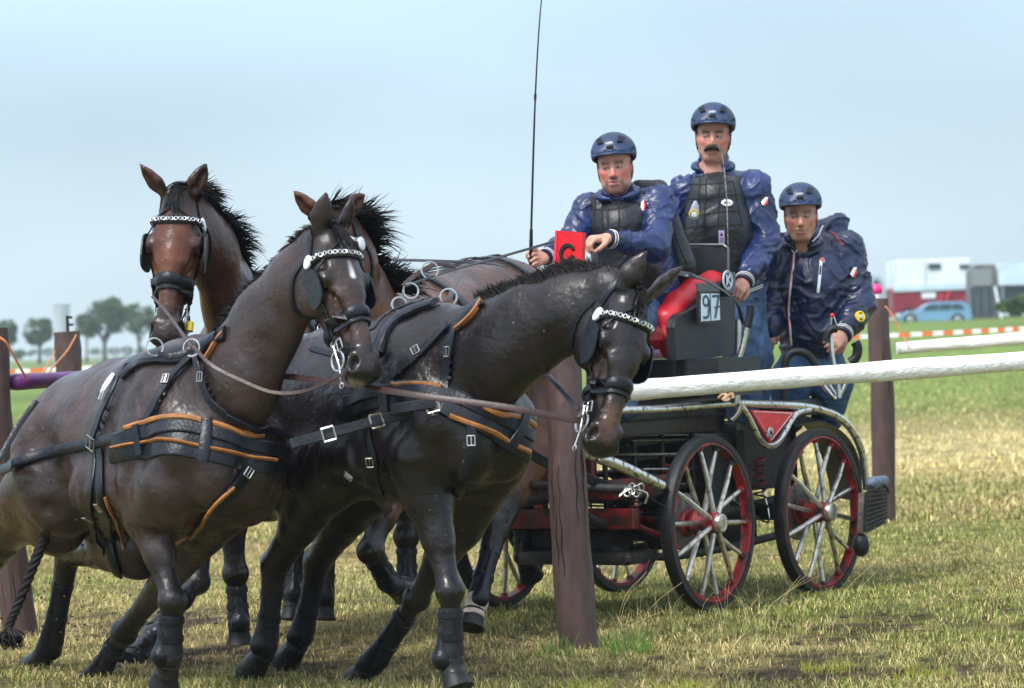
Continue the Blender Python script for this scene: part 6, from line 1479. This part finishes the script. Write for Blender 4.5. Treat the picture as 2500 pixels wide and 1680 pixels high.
V, Q = F.mesh(.0052); V = relax(V, Q, 1, .3); C = facecol(h, sD, V, red=.85, stubble=(.09, .05, .04), brow=(.14, .07, .04), sk=np.array((.53, .26, .20))); paint(C, V, wrR, P(1435, 583, YD - .46), .05, .03, (.58, .31, .22), .8); paint(C, V, wrL, P(1292, 640, YD - .42), .05, .03, (.56, .28, .2), .8)
link_mesh('body', V, Q, 'skin', D, True, C); eyes(D, h, sD, -.003); helmet(D, cd, axd, 1.0)
mb = MB(); mb.box(h(0, .083, -.068), (.026, .004, .006), (axd[2], axd[0], axd[1]), .001); mb.build('teeth', 'teeth', D)
F = Flesh(); F.cone(neckb + Z3 * .04, P(1545, 560, YD + .06), .085, .19, .05, tuple(axd[2]), 1.0); F.cone(P(1540, 560, YD + .06), P(1590, 720, YD + .12), .175, .17, .06)
F.cone(shL, shR, .085, .095, .05); F.chain([shR, shR.lerp(elR, .5), elR, elR.lerp(wrR, .5), wrR.lerp(elR, .14)], [.096, .082, .074, .058, .045], .025); F.chain([shL, shL.lerp(elL, .5), elL, elL.lerp(wrL, .5), wrL.lerp(elL, .12)], [.092, .075, .066, .056, .042], .025)
F.cone(h(0, -.02, -.10), neckb, .075, .10, .03); F.ell(h(0, .02, -.075), (.066, .085, .07), (axd[2], axd[0], axd[1]), .01, op=-1)
jk, Vj, Qj = cloth('jacket', F, .0085, 'jacket', D, .010, 26, 3); bj = onmesh(Vj, Qj)
collar(D, h, sD, jk, zc=-.135, open_=.35); cuff(jk, wrR.lerp(elR, .05), wrR - elR, .046); cuff(jk, wrL.lerp(elL, .05), wrL - elL, .043)
F = Flesh(); F.cone(P(1518, 560, YD - .02), P(1530, 640, YD + .0), .165, .17, .04, (1, 0, 0), 1.0); F.cone(P(1530, 640, YD + .02), P(1580, 690, YD + .08), .17, .15, .05)
F.cone(P(1462, 492, YD - .02), P(1470, 560, YD - .04), .045, .06, .03); F.cone(P(1562, 482, YD - .02), P(1555, 560, YD - .05), .045, .06, .03); F.cone(P(1610, 466, YD + .12), P(1650, 660, YD + .2), .05, .09, .05, tuple((Vector((.8, .6, 0)))), .6); F.cone(P(1560, 456, YD + .1), P(1610, 462, YD + .12), .04, .05, .03)
F.cone(P(1630, 540, YD + .15), P(1668, 650, YD + .1), .06, .07, .05)
vs, Vv, Qv = cloth('padded_vest', F, .0085, 'vest', D, .003, 18, 5); bv = onmesh(Vv, Qv); z5 = lambda x, y: (1250 + .3189 * x, 220 + .3189 * y)
vestgrid(vs, bv, [[z5(570, 910), z5(740, 918), z5(900, 890)], [z5(580, 820), z5(740, 835), z5(900, 800)], [z5(570, 1045), z5(740, 1062), z5(900, 1030)]], [[z5(640, 830), z5(632, 950), z5(630, 1070)], [z5(735, 840), z5(735, 950), z5(735, 1080)], [z5(690, 840), z5(690, 950), z5(690, 1080)], [z5(815, 810), z5(820, 950), z5(820, 1050)], [z5(1210, 1010), z5(1260, 1150), z5(1340, 1340)]])
patch(bj, *z5(1008, 893), .045, .055, jk, ang=.3)
F = Flesh()
for a_, b_ in ((pel, knR), (pel, knL)): F.cone(a_, b_, .115, .085, .04)
F.cone(knR, P(1530, 1000, YD - .55), .08, .06, .03); F.cone(knL, P(1465, 1000, YD - .5), .08, .06, .03); cloth('trousers', F, .014, 'jeans', D, .006, 24, 8)
mb = MB(); hw = P(1293, 640, YD - .44)
W_ = thing('carriage_whip', hw, 'long thin black carriage whip held upright by the driver', 'whip')
MB().tube([P(1297, 668, YD - .45), P(1296, 635, YD - .45), P(1297, 560, YD - .47)], [.010, .0105, .008], 8, sm=3).build('whip_handle', 'leather', W_)
MB().tube([P(1297, 560, YD - .47), P(1302, 380, YD - .5), P(1307, 234, YD - .5), P(1314, 100, YD - .5), P(1322, 0, YD - .5), P(1338, -120, YD - .5)], [.0058, .0055, .0045, .0038, .003, .0015], 7, sm=5).build('whip_shaft', 'rubber', W_)
MB().tube([P(1306.5, 243, YD - .5), P(1307, 230, YD - .5)], .007, 8).build('whip_ferrule', 'rubber', W_)

# ---- standing man with a moustache
YM = 18.2; Mn = person(P(1830, 1000, YM), 'tallest standing man with a dark moustache and black padded vest')
axm = axes(-.10, -.02, .04); cm = P(1741, 334, YM); sM = 1.12
F = Flesh(); h = head(F, cm, axm, sM, jaw=1.0, mouth=.05)
neckb = P(1745, 435, YM + .05); F.cone(neckb, P(1755, 520, YM + .06), .10, .13, .06); F.cone(P(1755, 520, YM + .06), P(1775, 700, YM + .08), .14, .14, .06)
shL = P(1672, 470, YM + .04); shR = P(1840, 462, YM + .04); elR = P(1870, 590, YM - .02); wrR = P(1815, 690, YM - .35); elL = P(1640, 600, YM + .1); wrL = P(1600, 640, YM + .1)
F.cone(shL, shR, .06, .06, .04); F.cone(shR, elR, .055, .045, .03); F.cone(elR, wrR, .042, .028, .03); F.cone(shL, elL, .055, .045, .03); F.cone(elL, wrL, .04, .03, .03)
hand(F, wrR, (P(1795, 712, YM - .45) - wrR), (-.4, .2, -.6), 1.05, .9, 1); hand(F, wrL, Vector((-1, 0, -.6)), (0, 1, 0), 1.0, .9, 1)
hp = P(1800, 730, YM + .05); f1 = P(1832, 1000, YM + .1); f2 = P(1815, 1010, YM - .05); k1 = P(1838, 870, YM + .0); k2 = P(1815, 870, YM - .1)
F.cone(hp, k1, .10, .06, .04); F.cone(k1, f1, .06, .045, .03); F.cone(hp, k2, .10, .06, .04); F.cone(k2, f2, .06, .045, .03)
V, Q = F.mesh(.0055); V = relax(V, Q, 1, .3); C = facecol(h, sM, V, red=.6, brow=(.02, .014, .01), sk=np.array((.45, .22, .16))); paint(C, V, h(-.04, .05, -.10), h(.04, .05, -.10), .016, .02, (.20, .12, .10), .5)
link_mesh('body', V, Q, 'skin', Mn, True, C); eyes(Mn, h, sM, -.004); helmet(Mn, cm, axm, 1.03)
F = Flesh(); F.chain([h(-.038, .074, -.068), h(-.019, .095, -.055), h(0, .099, -.049), h(.019, .095, -.055), h(.038, .074, -.068)], [.006, .013, .013, .013, .006], .008); V, Q = F.mesh(.003)
link_mesh('moustache', V + .0006 * np.random.default_rng(1).normal(size=V.shape), Q, 'hair_dark', Mn)
F = Flesh(); 
for q in (-1, 1): F.cone(h(q * .078, -.02, .03), h(q * .076, -.03, -.035), .012, .010, .01)
V, Q = F.mesh(.005); link_mesh('hair', V, Q, 'hair_dark', Mn)
F = Flesh(); F.cone(neckb + Z3 * .02, P(1755, 520, YM + .06), .09, .19, .05); F.cone(P(1755, 520, YM + .06), P(1790, 705, YM + .06), .185, .165, .06)
F.cone(shL, shR, .085, .095, .05); F.chain([shR, shR.lerp(elR, .5), elR, elR.lerp(wrR, .5), wrR.lerp(elR, .12)], [.100, .086, .080, .066, .048], .025); F.chain([shL, elL, wrL], [.09, .07, .05], .025)
F.cone(h(0, -.03, -.11), neckb, .078, .10, .03); F.ell(h(0, .02, -.085), (.060, .085, .075), (axm[2], axm[0], axm[1]), .01, op=-1)
F.cone(h(-.0, .02, -.16), h(0, .12, -.20), .045, .03, .02, op=-1)
jk, Vj, Qj = cloth('jacket', F, .0085, 'jacket', Mn, .011, 24, 11); bj = onmesh(Vj, Qj); collar(Mn, h, sM, jk, zc=-.155, open_=.75); cuff(jk, wrR.lerp(elR, .05), wrR - elR, .050)
mb = MB()
for o in (0, .012):
    A = [P(1790, 722 - o * 400, YM - .17), P(1820, 716 - o * 400, YM - .16), P(1848, 706 - o * 400, YM - .10), P(1862, 700 - o * 400, YM - .0)]; mb.tube(A, .003, 5, sm=4)
mb.build('hem_stripe', 'white_trim', jk)
F = Flesh(); F.cone(P(1748, 490, YM - .03), P(1755, 560, YM - .02), .155, .175, .04); F.cone(P(1755, 560, YM - .02), P(1775, 660, YM + .0), .175, .165, .05); F.cone(P(1698, 452, YM + .0), P(1700, 520, YM - .04), .045, .06, .03); F.cone(P(1800, 445, YM + .0), P(1795, 520, YM - .04), .045, .06, .03)
F.cone(P(1800, 440, YM + .05), P(1842, 428, YM + .1), .035, .03, .03); F.cone(P(1690, 445, YM + .06), P(1740, 420, YM + .1), .03, .03, .02)
vs, Vv, Qv = cloth('padded_vest', F, .0085, 'vest', Mn, .003, 18, 15); bv = onmesh(Vv, Qv); z6 = lambda x, y: (1650 + .3189 * x, 220 + .3189 * y)
vestgrid(vs, bv, [[z6(10, 710), z6(180, 722), z6(340, 712), z6(430, 700)], [z6(0, 825), z6(180, 832), z6(340, 818), z6(470, 800)], [z6(0, 950), z6(180, 955), z6(330, 935), z6(490, 925)], [z6(0, 1060), z6(250, 1045), z6(500, 1030)]], [[z6(92, 640), z6(75, 820), z6(68, 1040)], [z6(183, 680), z6(178, 850), z6(160, 1040)], [z6(235, 680), z6(225, 850), z6(215, 1040)], [z6(345, 650), z6(330, 820), z6(325, 1040)], [z6(440, 700), z6(480, 900), z6(510, 1050)]])
patch(bj, *z6(673, 858), .04, .055, jk, ang=-.25)
r = patch(bv, *z6(390, 865), .06, .035, vs, 'none'); o, nr, x, y = r; mb = MB(); mb.disc(o, nr, .019, .006, 20, sx=1.7, up=y); mb.build('vest_badge', 'white_trim', vs)
mb = MB(); mb.tube([o + nr * .004 - x * .015 - y * .007, o + nr * .004 - x * .015 + y * .007], .002, 4); mb.ring(o + nr * .004 - x * .005, nr, .006, .0018, 12, 4); mb.tube([o + nr * .004 + x * .008 + y * .007, o + nr * .004 + x * .014, o + nr * .004 + x * .008 - y * .007], .002, 4); mb.build('badge_mark', 'helmet_dark', vs)
r = patch(bv, *z6(350, 1125), .03, .07, vs, 'none'); o, nr, x, y = r; mb = MB(); mb.box(o, (.030, .070, .004), (x, y, nr)); lb = mb.build('vest_label', mat('lilac', (.45, .36, .62), .6, var=.3, vscale=150), vs, False)
mb = MB(); mb.add([o + nr * .003 + x * .010 + y * .008, o + nr * .003 - x * .010 + y * .008, o + nr * .003 + y * .026], [(0, 1, 2)])
for k in range(5): mb.box(o - y * (.004 + .006 * k) + nr * .002, (.022, .002, .002), (x, y, nr))
mb.build('label_print', 'navy', lb, False)
# stopwatch hanging on his vest
o = P(*z6(138, 950), YM - .24); S_ = thing('stopwatch', o, 'grey and yellow stopwatch hanging on the chest of the moustached man', 'stopwatch')
MB().tube([o + Vector((.012, 0, .07)), o + Vector((.010, 0, .045)), o, o - Vector((0, 0, .02)), o - Vector((0, 0, .03))], [.006, .020, .027, .026, .016], 16, flat=.45, ref=(0, 1, 0)).build('case', 'watch_grey', S_)
mb = MB(); mb.box(o + Vector((0, -.014, 0)), (.030, .006, .026), None, .004); mb.build('display', 'lcd', S_); mb = MB(); mb.ring(o + Vector((0, -.010, -.002)), (0, -1, 0), .024, .004, 22, 6, part=.5, up=(0, 0, 1)); mb.build('yellow_rim', mat('amber', (.8, .42, .03), .35), S_)
mb = MB(); mb.tube([wrR + (elR - wrR) * .0 + Vector((-.03, -.02, 0)), wrR], .02, 12); mb.build('wristwatch', 'watch_grey', Mn)
F = Flesh(); F.chain([hp, k1, f1 - Z3 * .1], [.135, .105, .09], .04); F.chain([hp, k2, f2 - Z3 * .05], [.135, .10, .085], .04); F.cone(P(1778, 690, YM + .06), hp, .15, .14, .05); cloth('trousers', F, .012, 'jeans', Mn, .006, 24, 19)
MB().tube([P(1800, 720, YM + .02), P(1852, 730, YM - .11)], .004, 5).build('pocket_seam', 'navy', Mn)
# looped whip lash hanging in front of his face
mb = MB(); z = z6; mb.tube([P(*z(400, 1200), 17.5), P(*z(395, 1000), 17.5), P(*z(388, 820), 17.5), P(*z(372, 620), 17.5), P(*z(355, 510), 17.5), P(*z(320, 425), 17.5), P(*z(265, 388), 17.5), P(*z(212, 385), 17.5), P(*z(192, 420), 17.5), P(*z(205, 465), 17.5), P(*z(260, 505), 17.5), P(*z(335, 548), 17.5)], [.0016, .003, .004, .0035, .0025, .0022, .002, .002, .0018, .0015, .0012, .001], 6, sm=5)
tag(mb.build('whip_lash', mat('lash', (.42, .40, .34), .5, col2=(.04, .04, .04), vscale=60), None), 'thin looped whip lash hanging before the moustached face', 'whip lash')

# ---- groom at the back
YG = 18.6; G = person(P(1990, 1000, YG), 'rightmost man in a zipped navy jacket gripping a silver handle')
axg = axes(-.10, -.10, .0); cg = P(1955, 526, YG - .12); sG = 1.12
F = Flesh(); h = head(F, cg, axg, sG, jaw=.98, mouth=.55)
neckb = P(1968, 610, YG + .06); F.cone(neckb, P(1985, 700, YG + .06), .10, .13, .06); F.cone(P(1985, 700, YG + .06), P(1985, 850, YG + .12), .14, .14, .06)
shL = P(1905, 612, YG + .02); shR = P(2065, 610, YG + .06); elR = P(2098, 745, YG - .02); wrR = P(2056, 818, YG - .28); elL = P(1885, 740, YG); wrL = P(1880, 800, YG - .1)
F.cone(shL, shR, .06, .06, .04); F.cone(shR, elR, .055, .045, .03); F.cone(elR, wrR, .042, .028, .03); F.cone(shL, elL, .055, .045, .03); F.cone(elL, wrL, .04, .03, .03)
hand(F, wrR, (P(2022, 852, YG - .40) - wrR), (-.35, .5, -.3), 1.15, 1.25, 1); hand(F, wrL, Vector((-.2, -.3, -1)), (0, 1, 0), 1.0, .9, 1)
hp = P(1985, 860, YG + .12); k1 = P(1930, 930, YG - .05); f1 = P(1925, 1020, YG); k2 = P(2030, 935, YG + .0); f2 = P(2020, 1020, YG + .1)
F.cone(hp, k1, .10, .06, .04); F.cone(k1, f1, .06, .045, .03); F.cone(hp, k2, .10, .06, .04); F.cone(k2, f2, .06, .045, .03)
V, Q = F.mesh(.0055); V = relax(V, Q, 1, .3); C = facecol(h, sG, V, red=.45, brow=(.16, .10, .07), sk=np.array((.46, .24, .17))); link_mesh('body', V, Q, 'skin', G, True, C); eyes(G, h, sG, -.003); helmet(G, cg, axg, 1.0)
mb = MB(); mb.box(h(0, .083, -.068), (.024, .004, .005), (axg[2], axg[0], axg[1]), .001); mb.build('teeth', 'teeth', G)
F = Flesh(); F.cone(neckb + Z3 * .03, P(1985, 690, YG + .05), .10, .21, .05); F.cone(P(1985, 690, YG + .05), P(1985, 800, YG + .06), .215, .20, .06); F.cone(P(1985, 800, YG + .06), P(1978, 835, YG + .08), .19, .16, .04)
F.cone(shL, shR, .085, .095, .05); F.chain([shR, shR.lerp(elR, .5), elR, elR.lerp(wrR, .5), wrR.lerp(elR, .12)], [.102, .092, .087, .070, .050], .025); F.chain([shL, elL, wrL], [.095, .08, .06], .025)
F.cone(h(0, -.03, -.11), neckb, .085, .11, .03); F.ell(h(0, .025, -.085), (.062, .09, .075), (axg[2], axg[0], axg[1]), .01, op=-1); F.cone(h(0, .02, -.16), h(0, .13, -.20), .04, .03, .02, op=-1)
F.cone(P(2000, 560, YG + .14), P(2048, 548, YG + .18), .05, .055, .04); F.cone(P(2048, 548, YG + .18), P(2052, 585, YG + .2), .05, .04, .03)
jk, Vj, Qj = cloth('jacket', F, .0085, 'jacket_dark', G, .012, 23, 21); bj = onmesh(Vj, Qj); collar(G, h, sG, jk, zc=-.142, open_=.55); cuff(jk, wrR.lerp(elR, .05), wrR - elR, .054)
z6 = lambda x, y: (1650 + .3189 * x, 220 + .3189 * y); z7 = lambda x, y: (1500 + .3189 * x, 600 + .3189 * y)
def ond(bvh, pts, lift=.003):
    A = []; B = []
    for p in smoothpath([Vector((a, b, 0)) for a, b in pts], 8):
        d = ray(p.x, p.y); loc, nr, i, ds = bvh.ray_cast(CAM, d)
        if loc is None: continue
        if nr.dot(d) > 0: nr = -nr
        A.append(loc + nr * lift); B.append(nr)
    return A, B
def line(name, bvh, pts, w, m, parent, th=.004):
    A, B = ond(bvh, pts)
    if len(A) > 2: return MB().ribbon(A, B, w, th).build(name, m, parent)
line('front_zip', bj, [z6(905, 1250), z6(900, 1350), z6(890, 1450), z6(875, 1568), z7(1340, 500), z7(1345, 620), z7(1362, 760)], .009, 'white_trim', jk)
line('zip_piping', bj, [z6(898, 1260), z6(888, 1400), z6(868, 1568), z7(1332, 500), z7(1336, 620), z7(1352, 750)], .005, 'red_mark', jk)
line('collar_piping', bj, [z6(905, 1245), z6(880, 1200), z6(870, 1170)], .007, 'white_trim', jk); line('collar_piping', bj, [z6(910, 1245), z6(945, 1200), z6(968, 1165)], .007, 'white_trim', jk)
line('collar_piping', bj, [z6(1040, 1160), z6(1090, 1110), z6(1125, 1040)], .008, 'white_trim', jk)
line('pocket_zip', bj, [z6(1112, 1300), z6(1102, 1420), z6(1088, 1550)], .016, mat('zip_pale', (.6, .75, .78), .3), jk); line('zip_pull', bj, [z6(1115, 1292), z6(1112, 1312)], .02, 'red_mark', jk); line('zip_slider', bj, [z6(1106, 1350), z6(1100, 1415)], .008, 'helmet_dark', jk, .012)
line('shoulder_piping', bj, [z6(1180, 1085), z6(1220, 1110), z6(1285, 1185)], .005, 'red_mark', jk)
patch(bj, *z6(1353, 1395), .045, .06, jk, ang=-.1)
F = Flesh(); F.chain([hp, k1, f1], [.15, .11, .09], .04); F.chain([hp, k2, f2], [.15, .11, .09], .04); cloth('trousers', F, .012, 'jeans', G, .006, 24, 29)
r = patch(bj, *z7(1872, 546), .05, .06, jk, 'none'); o, nr, x, y = r; T = thing('wrist_timer', o, 'round yellow timer strapped on the sleeve of the rightmost man', 'timer')
MB().disc(o + nr * .008, nr, .031, .018, 24, sx=.92).build('case', 'yellow_plastic', T); mb = MB(); mb.box(o + nr * .019, (.026, .022, .004), (x, y, nr), .002); mb.build('display', 'lcd', T)
mb = MB(); mb.box(o + nr * .019 + y * .018, (.016, .006, .003), (x, y, nr)); mb.box(o + nr * .019 - y * .018, (.018, .006, .003), (x, y, nr)); mb.build('face_print', 'helmet_dark', T)
